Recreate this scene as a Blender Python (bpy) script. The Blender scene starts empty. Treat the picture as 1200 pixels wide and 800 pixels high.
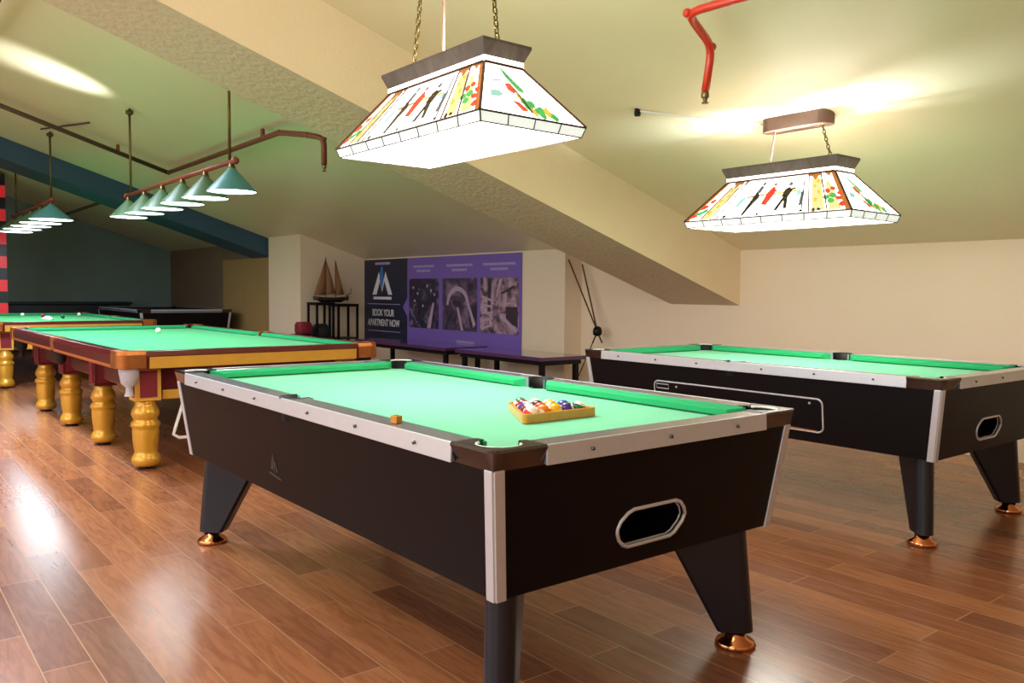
import bpy, bmesh, math, random
from mathutils import Vector, Matrix
random.seed(7)
S = bpy.context.scene
COL = S.collection
PI = math.pi

# ------------------------------------------------------------------ materials
def hexc(h):
    h = h.lstrip('#'); out = []
    for i in (0, 2, 4):
        v = int(h[i:i+2], 16) / 255
        out.append(v / 12.92 if v <= .04045 else ((v + .055) / 1.055) ** 2.4)
    return (*out, 1)
MATS = {}
def mat(name, col, rough=.5, metal=0, var=0, vscale=8, bump=0, bscale=40, emit=0, ecol=None, coat=0, spec=None, stretch=None, sheen=0):
    if name in MATS: return MATS[name]
    m = bpy.data.materials.new(name); m.use_nodes = True
    nt = m.node_tree; b = nt.nodes['Principled BSDF']
    c = hexc(col) if isinstance(col, str) else col
    b.inputs['Base Color'].default_value = c
    b.inputs['Roughness'].default_value = rough; b.inputs['Metallic'].default_value = metal
    if coat: b.inputs['Coat Weight'].default_value = coat; b.inputs['Coat Roughness'].default_value = .08
    if spec is not None: b.inputs['Specular IOR Level'].default_value = spec
    if sheen: b.inputs['Sheen Weight'].default_value = sheen
    if emit:
        b.inputs['Emission Color'].default_value = hexc(ecol) if ecol else c
        b.inputs['Emission Strength'].default_value = emit
    if var or bump:
        tc = nt.nodes.new('ShaderNodeTexCoord'); mp = nt.nodes.new('ShaderNodeMapping')
        if stretch: mp.inputs['Scale'].default_value = stretch
        nt.links.new(tc.outputs['Object'], mp.inputs['Vector'])
    if var:
        n = nt.nodes.new('ShaderNodeTexNoise'); n.inputs['Scale'].default_value = vscale; n.inputs['Detail'].default_value = 4
        nt.links.new(mp.outputs[0], n.inputs['Vector'])
        mx = nt.nodes.new('ShaderNodeMix'); mx.data_type = 'RGBA'
        mx.inputs[6].default_value = tuple(max(0, x * (1 - var)) for x in c[:3]) + (1,)
        mx.inputs[7].default_value = tuple(min(1, x * (1 + var)) for x in c[:3]) + (1,)
        nt.links.new(n.outputs['Fac'], mx.inputs[0]); nt.links.new(mx.outputs[2], b.inputs['Base Color'])
    if bump:
        n2 = nt.nodes.new('ShaderNodeTexNoise'); n2.inputs['Scale'].default_value = bscale; n2.inputs['Detail'].default_value = 5
        nt.links.new(mp.outputs[0], n2.inputs['Vector'])
        bp = nt.nodes.new('ShaderNodeBump'); bp.inputs['Strength'].default_value = bump; bp.inputs['Distance'].default_value = .02
        nt.links.new(n2.outputs['Fac'], bp.inputs['Height']); nt.links.new(bp.outputs[0], b.inputs['Normal'])
    MATS[name] = m
    return m

def floor_mat():
    m = bpy.data.materials.new('laminate_planks'); m.use_nodes = True
    nt = m.node_tree; b = nt.nodes['Principled BSDF']; N = nt.nodes.new; L = nt.links.new
    tc = N('ShaderNodeTexCoord')
    br = N('ShaderNodeTexBrick'); br.offset = .37; br.offset_frequency = 2; br.squash = 1
    br.inputs['Scale'].default_value = 1; br.inputs['Brick Width'].default_value = .92; br.inputs['Row Height'].default_value = .138
    br.inputs['Mortar Size'].default_value = .0022; br.inputs['Mortar Smooth'].default_value = .1; br.inputs['Bias'].default_value = 0
    br.inputs['Color1'].default_value = (0, 0, 0, 1); br.inputs['Color2'].default_value = (1, 1, 1, 1); br.inputs['Mortar'].default_value = (.5, .5, .5, 1)
    L(tc.outputs['Object'], br.inputs['Vector'])
    cr = N('ShaderNodeValToRGB')
    e = cr.color_ramp.elements
    e[0].position = 0; e[0].color = hexc('805038'); e[1].position = 1; e[1].color = hexc('b0744c')
    k = cr.color_ramp.elements.new(.5); k.color = hexc('9a613f')
    L(br.outputs['Color'], cr.inputs['Fac'])
    mp = N('ShaderNodeMapping'); mp.inputs['Scale'].default_value = (1.6, 12, 1)
    L(tc.outputs['Object'], mp.inputs['Vector'])
    n = N('ShaderNodeTexNoise'); n.inputs['Scale'].default_value = 2.2; n.inputs['Detail'].default_value = 4; n.inputs['Distortion'].default_value = 1.8
    L(mp.outputs[0], n.inputs['Vector'])
    g = N('ShaderNodeValToRGB'); g.color_ramp.elements[0].position = .34; g.color_ramp.elements[0].color = (.72, .68, .66, 1)
    g.color_ramp.elements[1].position = .62; g.color_ramp.elements[1].color = (1.06, 1.06, 1.06, 1)
    L(n.outputs['Fac'], g.inputs['Fac'])
    mul = N('ShaderNodeMix'); mul.data_type = 'RGBA'; mul.blend_type = 'MULTIPLY'; mul.inputs[0].default_value = .8
    L(cr.outputs['Color'], mul.inputs[6]); L(g.outputs['Color'], mul.inputs[7])
    mo = N('ShaderNodeMix'); mo.data_type = 'RGBA'; mo.inputs[7].default_value = hexc('b58761')
    L(br.outputs['Fac'], mo.inputs[0]); L(mul.outputs[2], mo.inputs[6])
    L(mo.outputs[2], b.inputs['Base Color'])
    rr = N('ShaderNodeMapRange'); rr.inputs['To Min'].default_value = .2; rr.inputs['To Max'].default_value = .27
    L(n.outputs['Fac'], rr.inputs['Value']); L(rr.outputs[0], b.inputs['Roughness'])
    bp = N('ShaderNodeBump'); bp.inputs['Strength'].default_value = .08; bp.inputs['Distance'].default_value = .002
    L(n.outputs['Fac'], bp.inputs['Height'])
    bp2 = N('ShaderNodeBump'); bp2.inputs['Strength'].default_value = .5; bp2.inputs['Distance'].default_value = .002; bp2.invert = True
    L(br.outputs['Fac'], bp2.inputs['Height']); L(bp.outputs[0], bp2.inputs['Normal']); L(bp2.outputs[0], b.inputs['Normal'])
    b.inputs['Specular IOR Level'].default_value = .6
    return m

def photo_mat(name, dark, mid, light, scale, seed, warm=None):
    m = bpy.data.materials.new(name); m.use_nodes = True
    nt = m.node_tree; b = nt.nodes['Principled BSDF']; N = nt.nodes.new; L = nt.links.new
    tc = N('ShaderNodeTexCoord'); mp = N('ShaderNodeMapping'); mp.inputs['Location'].default_value = (seed, 0, seed * 1.7)
    L(tc.outputs['Object'], mp.inputs['Vector'])
    n = N('ShaderNodeTexNoise'); n.inputs['Scale'].default_value = scale; n.inputs['Detail'].default_value = 3; n.inputs['Distortion'].default_value = 1.2
    L(mp.outputs[0], n.inputs['Vector'])
    r = N('ShaderNodeValToRGB'); e = r.color_ramp.elements
    e[0].position = .38; e[0].color = hexc(dark); e[1].position = .75; e[1].color = hexc(light)
    k = e.new(.56); k.color = hexc(mid)
    L(n.outputs['Fac'], r.inputs['Fac']); L(r.outputs[0], b.inputs['Base Color'])
    b.inputs['Roughness'].default_value = .45
    return m

def ball_mat(name, col, stripe):
    m = bpy.data.materials.new(name); m.use_nodes = True
    nt = m.node_tree; b = nt.nodes['Principled BSDF']; N = nt.nodes.new; L = nt.links.new
    tc = N('ShaderNodeTexCoord'); sx = N('ShaderNodeSeparateXYZ'); L(tc.outputs['Object'], sx.inputs[0])
    def absgt(out, lim):
        a = N('ShaderNodeMath'); a.operation = 'ABSOLUTE'; L(out, a.inputs[0])
        g = N('ShaderNodeMath'); g.operation = 'GREATER_THAN'; g.inputs[1].default_value = lim; L(a.outputs[0], g.inputs[0]); return g.outputs[0]
    spot = absgt(sx.outputs['X'], .0225)
    if stripe:
        band = absgt(sx.outputs['Z'], .0135)
        mx = N('ShaderNodeMath'); mx.operation = 'MAXIMUM'; L(spot, mx.inputs[0]); L(band, mx.inputs[1]); fac = mx.outputs[0]
    else: fac = spot
    c = N('ShaderNodeMix'); c.data_type = 'RGBA'; c.inputs[6].default_value = hexc(col); c.inputs[7].default_value = hexc('efe6d8')
    L(fac, c.inputs[0]); L(c.outputs[2], b.inputs['Base Color'])
    b.inputs['Roughness'].default_value = .12
    return m

M = dict(
    ceil=mat('ceiling_paint', 'ebddb6', .38, var=.05, vscale=1.5, bump=.05, bscale=30),
    beam=mat('beam_plaster', 'f2dcb8', .6, var=.04, vscale=3, bump=.08, bscale=60),
    stucco=mat('stucco_plaster', 'd0c0a0', .6, var=.08, vscale=14, bump=.6, bscale=26),
    bluebeam=mat('blue_paint', '2f4f66', .6, var=.1, vscale=3),
    wall=mat('cream_wall_paint', 'f0dcc0', .75, var=.03, vscale=2, bump=.06, bscale=50),
    green_wall=mat('dark_green_wall_paint', '748a84', .8, var=.1, vscale=1.5),
    brown_wall=mat('brown_wall_paint', '7c6a56', .8, var=.12, vscale=1.2),
    tan=mat('tan_door_veneer', 'a88a58', .5, var=.12, vscale=3, stretch=(8, 8, 1)),
    black=mat('black_laminate', '0f090a', .45, spec=.14, var=.15, vscale=60),
    leg=mat('black_satin_leg', '11131d', .32),
    hole=mat('dark_interior', '0a0a0c', .8),
    chrome=mat('brushed_aluminium', 'cfcfd3', .36, .4, var=.05, vscale=40),
    capmat=mat('smoked_chrome', '6b6a70', .14, 1),
    railtop=mat('graphite_rail_laminate', '747b86', .2, coat=.6),
    copper=mat('copper', 'd08a5a', .14, 1),
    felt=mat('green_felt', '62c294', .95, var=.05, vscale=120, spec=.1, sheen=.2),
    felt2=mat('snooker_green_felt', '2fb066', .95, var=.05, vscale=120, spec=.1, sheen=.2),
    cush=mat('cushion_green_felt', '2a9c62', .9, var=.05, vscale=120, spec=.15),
    pocket=mat('black_rubber', '08080a', .7),
    white=mat('white_plastic', 'eeeeea', .35),
    brass=mat('gold_paint', 'd09a2c', .3, .35, var=.08, vscale=12, coat=.3),
    goldpanel=mat('gold_inlay', 'd9a53e', .4, .1, var=.1, vscale=10),
    maroon=mat('maroon_varnish', '5a1216', .22, var=.25, vscale=6, stretch=(1, 10, 10), coat=.5),
    maroon2=mat('red_velour', '7a1020', .6),
    bracket=mat('copper_bracket', 'b06a34', .35, .7, var=.35, vscale=40),
    orange=mat('orange_wood_edge', 'b5622a', .35, var=.15, vscale=10),
    net=mat('pale_leather_pocket', 'b9b6bd', .6, var=.1, vscale=60),
    lampglass=mat('opal_glass', 'f7f3ea', .2, emit=4.2, ecol='fff6e8'),
    lampwarm=mat('ivory_glass', 'dcc884', .2, emit=.42, ecol='f6e7ae'),
    lampyel=mat('amber_glass', 'e8b13a', .2, emit=.55, ecol='eeb232'),
    lampred=mat('red_glass', 'd03a2a', .2, emit=.5, ecol='dd3a28'),
    lampgreen=mat('green_glass', '3aa85a', .2, emit=.45, ecol='3cb45c'),
    lampcyan=mat('aqua_glass', '8ccfca', .2, emit=.4, ecol='a6e6da'),
    lampblack=mat('black_glass', '20201c', .2),
    lampgrey=mat('slate_glass', '5a6672', .2, emit=.2, ecol='5a6672'),
    lampbrown=mat('caramel_glass', 'a8642a', .2, emit=.45, ecol='b06a2c'),
    came=mat('dark_lead_came', '4a3020', .45, .5),
    apron=mat('pearl_glass', 'e4eae4', .2, emit=.62, ecol='eef6f2'),
    diffuser=mat('lamp_diffuser', 'ffffff', .4, emit=3.6, ecol='f8faff'),
    crown=mat('dark_slate_wood', '5a534a', .6, var=.6, vscale=4, stretch=(9, 9, .4)),
    chain=mat('antique_brass_chain', '6a5c34', .4, .9),
    cable=mat('pinkish_cable', '84685a', .4),
    redpipe=mat('red_pipe_paint', 'd8341c', .3, coat=.4),
    oldpipe=mat('dull_red_pipe_paint', '7c3420', .4, var=.2, vscale=6),
    darkpipe=mat('dark_or_shaded_pipe', '4a3a26', .5, var=.2, vscale=6),  # dark pipes; on the red pipe's sloped run the shade is in this colour
    sprink=mat('sprinkler_brass', '8a7a58', .35, .9),
    shade=mat('green_lamp_shade', '4a6a4a', .4, emit=.03, ecol='7fa050'),
    shadeend=mat('teal_lamp_shade', '3f7a72', .4, emit=.06, ecol='6fb0a8'),
    cooldiff=mat('cool_diffuser', 'ffffff', .4, emit=7, ecol='eaf4ff'),
    purple=mat('purple_vinyl', '7c60bc', .45, var=.06, vscale=2),
    navy=mat('navy_vinyl', '191e3c', .45),
    print=mat('white_print', 'e6e6ee', .5),
    printdim=mat('lavender_print', 'b4a4d4', .5),
    blueprint=mat('blue_print', '3a72c0', .5),
    benchtop=mat('varnished_top_with_reflection', '553060', .14, coat=.8),  # purple is the banner's reflection put into the top's colour
    blackmetal=mat('black_metal', '161618', .4, .6),
    sail=mat('brown_sailcloth', '9a6f48', .8, var=.15, vscale=20),
    hull=mat('dark_hull_wood', '2e2420', .4),
    hullstripe=mat('pale_deck_line', 'b9a48c', .5),
    redbox=mat('dull_red_fabric', '8a1c30', .6),
    darkbox=mat('charcoal_plastic', '24262c', .5),
    rackwood=mat('orange_varnished_wood', 'e0902a', .3, var=.15, vscale=12, stretch=(1, 8, 8), coat=.4),
    chalk=mat('yellow_chalk_paper', 'c8862a', .7), chalktop=mat('dark_chalk', '6a4a20', .9),
    ivory=mat('ivory_ball', 'f0ece2', .12), redball=mat('red_ball', 'a01820', .12), greenball=mat('green_ball', '0e5a3a', .12),
    redlac=mat('red_glowing_block', 'd8232e', .35, emit=.25, ecol='e8303c'), blacklac=mat('black_gloss_block', '10121e', .35),  # red blocks glow slightly by themselves, light added to their colour
    tabledark=mat('dark_blue_laminate', '141c2a', .45), scuff=mat('scuffed_chipboard', 'b06a38', .8),
    thread=mat('brown_cord', '5a4030', .8), logo=mat('charcoal_emblem', '34343a', .4),
    skyframe=mat('added_window_frame', 'e4e2dc', .4),
    daypane=None,
)

# ------------------------------------------------------------------ mesh builder
class MB:
    def __init__(s): s.v = []; s.f = []; s.mi = []; s.m = 0; s.sm = []; s.smooth = False
    def add(s, vs, fs, mi=None):
        o = len(s.v); s.v += [tuple(v) for v in vs]
        for f in fs: s.f.append([i + o for i in f]); s.mi.append(s.m if mi is None else mi); s.sm.append(s.smooth)
        return s
    def hexa(s, p, mi=None):      # 8 points: bottom 4 ccw, top 4 ccw
        return s.add(p, [(3, 2, 1, 0), (4, 5, 6, 7), (0, 1, 5, 4), (1, 2, 6, 5), (2, 3, 7, 6), (3, 0, 4, 7)], mi)
    def box(s, x0, x1, y0, y1, z0, z1, mi=None):
        return s.hexa([(x0, y0, z0), (x1, y0, z0), (x1, y1, z0), (x0, y1, z0), (x0, y0, z1), (x1, y0, z1), (x1, y1, z1), (x0, y1, z1)], mi)
    def loft(s, rings, cap=True, mi=None, closed=True):
        n = len(rings[0]); vs = [p for r in rings for p in r]; fs = []
        for k in range(len(rings) - 1):
            for i in range(n if closed else n - 1):
                j = (i + 1) % n; fs.append((k*n+i, k*n+j, (k+1)*n+j, (k+1)*n+i))
        if cap: fs.append(tuple(range(n - 1, -1, -1))); fs.append(tuple((len(rings)-1)*n + i for i in range(n)))
        return s.add(vs, fs, mi)
    def prism(s, poly, z0, z1, mi=None):
        return s.loft([[(x, y, z0) for x, y in poly], [(x, y, z1) for x, y in poly]], True, mi)
    def lathe(s, prof, cx=0, cy=0, n=24, mi=None, cap=True):
        return s.loft([[(cx + r*math.cos(2*PI*i/n), cy + r*math.sin(2*PI*i/n), z) for i in range(n)] for r, z in prof], cap, mi)
    def tube(s, pts, r, n=8, mi=None, closed=False):
        pts = [Vector(p) for p in pts]; rings = []; up = None; K = len(pts)
        for i, p in enumerate(pts):
            a = pts[(i-1) % K] if (closed or i > 0) else p; b = pts[(i+1) % K] if (closed or i < K-1) else p
            t = (b - a).normalized()
            if up is None:
                up = Vector((0, 0, 1)) if abs(t.z) < .9 else Vector((1, 0, 0))
            u = (up - t * up.dot(t)).normalized(); w = t.cross(u); up = u
            rr = r[i] if isinstance(r, (list, tuple)) else r
            rings.append([p + u*rr*math.cos(2*PI*k/n) + w*rr*math.sin(2*PI*k/n) for k in range(n)])
        if closed:
            rings.append(rings[0]); return s.loft(rings, False, mi)
        return s.loft(rings, True, mi)
    def sphere(s, c, r, n=16, m=10, mi=None, sc=(1, 1, 1)):
        rings = []
        for j in range(m + 1):
            a = PI * j / m - PI/2; rr = max(1e-4, math.cos(a)) * r
            rings.append([(c[0]+rr*sc[0]*math.cos(2*PI*i/n), c[1]+rr*sc[1]*math.sin(2*PI*i/n), c[2]+r*sc[2]*math.sin(a)) for i in range(n)])
        return s.loft(rings, True, mi)
    def build(s, name, mats, parent=None, bevel=0, loc=None):
        me = bpy.data.meshes.new(name); me.from_pydata(s.v, [], s.f)
        if not isinstance(mats, (list, tuple)): mats = [mats]
        for m in mats: me.materials.append(m)
        for p, mi, sm in zip(me.polygons, s.mi, s.sm): p.material_index = mi; p.use_smooth = sm
        bm = bmesh.new(); bm.from_mesh(me); bmesh.ops.recalc_face_normals(bm, faces=bm.faces); bm.to_mesh(me); bm.free()
        o = bpy.data.objects.new(name, me); COL.objects.link(o)
        if parent is not None: o.parent = parent
        if loc: o.location = loc
        if bevel:
            b = o.modifiers.new('bevel', 'BEVEL'); b.width = bevel; b.segments = 2; b.limit_method = 'ANGLE'; b.angle_limit = .6
        return o
def thing(name, label, cat, loc=(0, 0, 0), rz=0, group=None):
    o = bpy.data.objects.new(name, None); COL.objects.link(o); o.empty_display_size = .1
    o.location = loc; o.rotation_euler = (0, 0, rz); return tag(o, label, cat, group)
def tag(o, label, cat, group=None):
    o['label'] = label; o['category'] = cat
    if group: o['group'] = group
    return o
def struct(o): o['kind'] = 'structure'; return o
def arc(cx, cy, r, a0, a1, n): return [(cx + r*math.cos(a0+(a1-a0)*i/n), cy + r*math.sin(a0+(a1-a0)*i/n)) for i in range(n+1)]
def sub(name, label=None): return name

# ------------------------------------------------------------------ camera
cd = bpy.data.cameras.new('camera'); cam = bpy.data.objects.new('camera', cd); COL.objects.link(cam)
cd.sensor_width = 36; cd.sensor_fit = 'HORIZONTAL'; cd.lens = 36 * 970.44 / 1200; cd.clip_start = .02; cd.clip_end = 200
yaw, pit, rol = .897, -.0591, .009
c_, s_ = math.cos(yaw), math.sin(yaw); cp, sp = math.cos(pit), math.sin(pit); cr_, sr_ = math.cos(rol), math.sin(rol)
R0 = Vector((c_, s_, 0)); F0 = Vector((-s_*cp, c_*cp, sp)); U0 = Vector((s_*sp, -c_*sp, cp))
RR = R0*cr_ + U0*sr_; UU = U0*cr_ - R0*sr_
mw = Matrix.Identity(4)
for i in range(3): mw[i][0] = RR[i]; mw[i][1] = UU[i]; mw[i][2] = -F0[i]
mw[2][3] = 1.1488
cam.matrix_world = mw
S.camera = cam

# ------------------------------------------------------------------ room
YW, YB = 6.33, 6.08
def cz(y): return 1.59 - .318 * (y - 6.2)
XL, XR, YR, YK = -17.7, 3.2, -.8, -3.6
m = MB(); m.box(XL - .2, XR + .2, YK - .2, YW + .2, -.1, 0); struct(m.build('floor', floor_mat()))
# ceiling slab as a grid with an opening for the added roof window
m = MB(); t = .12
xs = [XL - .2, -8.4, -6.6, XR + .2]; ys = [YR, -.05, .80, YW + .2]
for i in range(3):
    for j in range(3):
        if i == 1 and j == 1: continue
        x0, x1, y0, y1 = xs[i], xs[i+1], ys[j], ys[j+1]
        m.hexa([(x0, y0, cz(y0)), (x1, y0, cz(y0)), (x1, y1, cz(y1)), (x0, y1, cz(y1)), (x0, y0, cz(y0)+t), (x1, y0, cz(y0)+t), (x1, y1, cz(y1)+t), (x0, y1, cz(y1)+t)])
m.box(XL - .2, XR + .2, YK - .2, YR, cz(YR), cz(YR) + t)
struct(m.build('ceiling', M['ceil']))
# walls
m = MB(); m.box(-6.7, XR + .2, YW, YW + .15, 0, 1.75); struct(m.build('wall_back', M['wall']))
m = MB(); m.box(-11.35, -6.7, YB, YW + .15, 0, 1.75); struct(m.build('wall_banner', M['wall']))
m = MB()
m.loft([[(x, y, z) for y, z in ((5.05, 0), (YB, 0), (YB, cz(YB)+.03), (5.05, cz(5.05)+.03))] for x in (-11.35, -11.2)])
m.hexa([(-12.35, 5.05, 0), (-11.35, 5.05, 0), (-11.35, 5.2, 0), (-12.35, 5.2, 0), (-12.35, 5.05, cz(5.05)+.03), (-11.35, 5.05, cz(5.05)+.03), (-11.35, 5.2, cz(5.2)+.03), (-12.35, 5.2, cz(5.2)+.03)])
struct(m.build('wall_partition', M['wall']))
m = MB(); m.box(XL, -12.35, 5.15, 5.3, 0, 2.05); struct(m.build('wall_side', M['brown_wall']))
m = MB(); m.box(XL - .15, XL, YK - .2, 5.3, 0, 4.2); struct(m.build('wall_left', M['green_wall']))
m = MB(); m.box(XR, XR + .15, YK - .2, YW, 0, 4.2); struct(m.build('wall_right', M['wall']))
m = MB()   # rear wall around its added, unseen window
for x0, x1, z0, z1 in ((XL - .2, -7.5, 0, 4.0), (2.0, XR + .2, 0, 4.0), (-7.5, 2.0, 0, .9), (-7.5, 2.0, 2.9, 4.0)): m.box(x0, x1, YK - .15, YK, z0, z1)
struct(m.build('wall_rear', M['wall']))
w = MB()
for x0, x1, z0, z1 in ((-7.5, 2.0, .9, .98), (-7.5, 2.0, 2.82, 2.9), (-7.5, -7.42, .98, 2.82), (1.92, 2.0, .98, 2.82), (-4.4, -4.3, .98, 2.82), (-1.2, -1.1, .98, 2.82)): w.box(x0, x1, YK - .1, YK - .03, z0, z1)
struct(w.build('added_window_1', M['skyframe']))  # added window behind the camera, lets in soft fill
w = MB()
for x0, x1, y0, y1 in ((-8.4, -8.34, -.05, .80), (-6.66, -6.6, -.05, .80), (-8.34, -6.66, -.05, .01), (-8.34, -6.66, .74, .80)):
    w.hexa([(x0, y0, cz(y0)), (x1, y0, cz(y0)), (x1, y1, cz(y1)), (x0, y1, cz(y1)), (x0, y0, cz(y0)+.1), (x1, y0, cz(y0)+.1), (x1, y1, cz(y1)+.1), (x0, y1, cz(y1)+.1)])
struct(w.build('added_window_2', M['skyframe']))  # added unseen roof window, gives the floor its bluish reflection
# tan door beside the partition
m = MB(); m.box(-14.5, -12.36, 5.1, 5.15, 0, 1.66); struct(m.build('door_1', M['tan']))
# sloping beams
def beam(name, x0, x1, drop, mats, yend=YW):
    y0 = YR; m = MB(); e = .04
    P = [(x0, y0, cz(y0)-drop), (x1, y0, cz(y0)-drop), (x1, yend, cz(yend)-drop), (x0, yend, cz(yend)-drop),
         (x0, y0, cz(y0)+e), (x1, y0, cz(y0)+e), (x1, yend, cz(yend)+e), (x0, yend, cz(yend)+e)]
    m.add(P, [(3, 2, 1, 0)], 1); m.add(P, [(4, 5, 6, 7), (0, 1, 5, 4), (1, 2, 6, 5), (2, 3, 7, 6), (3, 0, 4, 7)], 0)
    return struct(m.build(name, mats, bevel=0))
beam('trim_1', -5.42, -4.61, .50, [M['beam'], M['stucco']])
beam('trim_2', -13.2, -12.4, .27, [M['bluebeam'], M['bluebeam']], 5.15)

# ------------------------------------------------------------------ pool table
def pool_table(label, loc, cloth='felt', cushc='cush', L=2.395, W=1.232, H=.783, Hb=.407, service=False, emblem=False, plain=False, name='pool_table', group='black pool tables'):
    T = thing(name, label, 'pool table', loc, 0, group)
    hl, hw = L/2, W/2; zt = H - .048; it, ib = .018, .0574
    def at(side, z):   # inset at height z
        return it + (ib - it) * (zt - z) / (zt - Hb)
    # cabinet, with the ball return hole in the +x end
    oct_ = []
    yc, zc, a, b, k = -.02, .512, .138, .052, .034
    for y, z in ((-a, -b+k), (-a+k, -b), (a-k-.012, -b), (a, -b+k+.01), (a, b-k), (a-k, b), (-a+k+.01, b), (-a, b-k)): oct_.append((yc+y, zc+z))
    def fx(z): return hl - at(0, z)
    bm = bmesh.new()
    def V(x, y, z): return bm.verts.new((x, y, z))
    top = [V(sx*(hl-it), sy*(hw-it), zt) for sx, sy in ((1,-1),(1,1),(-1,1),(-1,-1))]
    bot = [V(sx*(hl-ib), sy*(hw-ib), Hb) for sx, sy in ((1,-1),(1,1),(-1,1),(-1,-1))]
    bm.faces.new(bot[::-1]); bm.faces.new(top)
    for i in (1, 2, 3): j = (i+1) % 4; bm.faces.new((bot[i], bot[j], top[j], top[i]))
    hv = [V(fx(z), y, z) for y, z in oct_]
    edges = [bm.edges.new((hv[i], hv[(i+1) % 8])) for i in range(8)]
    for p, q in ((bot[0], bot[1]), (bot[1], top[1]), (top[1], top[0]), (top[0], bot[0])):
        edges.append(bm.edges.get((p, q)) or bm.edges.new((p, q)))
    bmesh.ops.triangle_fill(bm, use_beauty=True, edges=edges)
    bv = [V(fx(z) - .16, y, z) for y, z in oct_]
    for i in range(8): j = (i+1) % 8; bm.faces.new((hv[i], hv[j], bv[j], bv[i]))
    bm.faces.new(bv)
    bmesh.ops.recalc_face_normals(bm, faces=bm.faces)
    me = bpy.data.meshes.new('cabinet'); bm.to_mesh(me); bm.free()
    me.materials.append(M['black'])
    cab = bpy.data.objects.new('cabinet', me); COL.objects.link(cab); cab.parent = T
    if not plain:
        r = MB(); r.smooth = True
        pts = []
        for i in range(8):
            p = Vector((0, *oct_[i])); pa = Vector((0, *oct_[i-1])); pb = Vector((0, *oct_[(i+1) % 8]))
            for q in (p + (pa-p).normalized()*.012, p + (pb-p).normalized()*.012): pts.append((fx(q.z) + .001, q.y, q.z))
        r.tube(pts, .0055, 8, closed=True)
        fr = r.build('ball_return', M['chrome'], T); fr['label'] = 'silver rim of the ball return opening'
        r2 = MB(); r2.smooth = True
        r2.tube([(p[0]-.012, yc+(p[1]-yc)*.955, zc+(p[2]-zc)*.93) for p in pts], .003, 6, closed=True); r2.build('inner_rim', M['chrome'], fr)
    # corner posts: two silver strips meeting at a dark joint
    for sx in (1, -1):
        for sy in (1, -1):
            p = MB()
            for z0, z1 in ((Hb - .004, zt),):
                def P(z, dx, dy, o): i = at(0, z); return (sx*(hl-i+o-dx), sy*(hw-i+o-dy), z)
                w_, g, o = .036, .005, .005
                for strip in (0, 1):
                    ds = [(g, 0), (w_, 0)] if strip else [(0, g), (0, w_)]
                    ins = (0, .008) if strip else (.008, 0)
                    q = [P(z, *ds[0], o) for z in (z0, z1)] + [P(z, *ds[1], o) for z in (z0, z1)]
                    r_ = [P(z, ds[0][0]+ins[0], ds[0][1]+ins[1], o) for z in (z0, z1)] + [P(z, ds[1][0]+ins[0], ds[1][1]+ins[1], o) for z in (z0, z1)]
                    p.hexa([q[0], q[2], r_[2], r_[0], q[1], q[3], r_[3], r_[1]])
            p.build('corner_post', M['chrome'], T, bevel=.002)
    # playing surface, cut round the pockets
    pr_, mr = .056, .05; px, py = hl - .085, hw - .085; mpy = hw - .062
    bed = MB(); poly = []
    x_, y_ = hl - .09, hw - .09
    poly += [(-x_ + .045, -y_)] + [(-.05, -y_)] + arc(0, -mpy, mr, PI, 0, 8) + [(.05, -y_), (x_ - .06, -y_)] + arc(px, -py, pr_, PI*.97, PI*.53, 8)
    poly += [(x_, -y_+.06), (x_, y_-.06)] + arc(px, py, pr_, PI*1.47, PI*1.03, 8) + [(x_-.06, y_), (.05, y_)] + arc(0, mpy, mr, 0, -PI, 8) + [(-.05, y_), (-x_+.05, y_)]
    poly += arc(-px, py, pr_, -PI*.01, -PI*.49, 8) + [(-x_, y_-.05), (-x_, -y_+.05)] + arc(-px, -py, pr_, PI*.49, PI*.01, 8)
    zb = H - .040
    bed.prism(poly, zb - .03, zb)
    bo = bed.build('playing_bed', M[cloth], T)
    bm = bmesh.new(); bm.from_mesh(bo.data); bmesh.ops.triangulate(bm, faces=[f for f in bm.faces if len(f.verts) > 4], ngon_method='EAR_CLIP'); bmesh.ops.recalc_face_normals(bm, faces=bm.faces); bm.to_mesh(bo.data); bm.free()
    # rails, trims and cushions in six lengths
    cap = .17; cn = .125; rw = .082; segs = []
    for sy in (1, -1):
        for x0, x1 in ((-hl + cap, -.062), (.062, hl - cap)): segs.append(('x', sy, x0, x1))
    for sx in (1, -1): segs.append(('y', sx, -hw + cap, hw - cap))
    for ax, sg, a0, a1 in segs:
        h = hw if ax == 'x' else hl
        def Q(u, d, z): return (u, sg*(h-d), z) if ax == 'x' else (sg*(h-d), u, z)
        r = MB(); m0, m1 = (a0, a1)
        r.hexa([Q(m0, .004, H-.05), Q(m1, .004, H-.05), Q(m1, rw, H-.05), Q(m0, rw, H-.05), Q(m0, .004, H), Q(m1, .004, H), Q(m1, rw, H), Q(m0, rw, H)])
        ro = r.build('rail', M['railtop'], T, bevel=.003)
        if not plain:
            for k in range(3):
                b_ = MB(); b_.smooth = True; u = a0 + (a1-a0)*(k+.5)/3; pp = [Q(u, -.006, H-.024), Q(u, .004, H-.024)]
                b_.tube(pp, .005, 8); b_.build('bolt', M['capmat'], ro)
        c = MB(); e0, e1 = (.075, .045)
        ea, eb = (e0, e1)
        if ax == 'x':   # ends: corner side wide chamfer, middle side short
            la, lb = (a0 - .03, a1) if a0 < 0 and a1 < .3 and a0 < -.3 else (a0, a1 + .03)
        else: la, lb = a0 - .03, a1 + .03
        ch = .045
        sec = lambda u, s: [Q(u, rw, H-.046), Q(u + s*0, rw, H-.003)]
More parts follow.
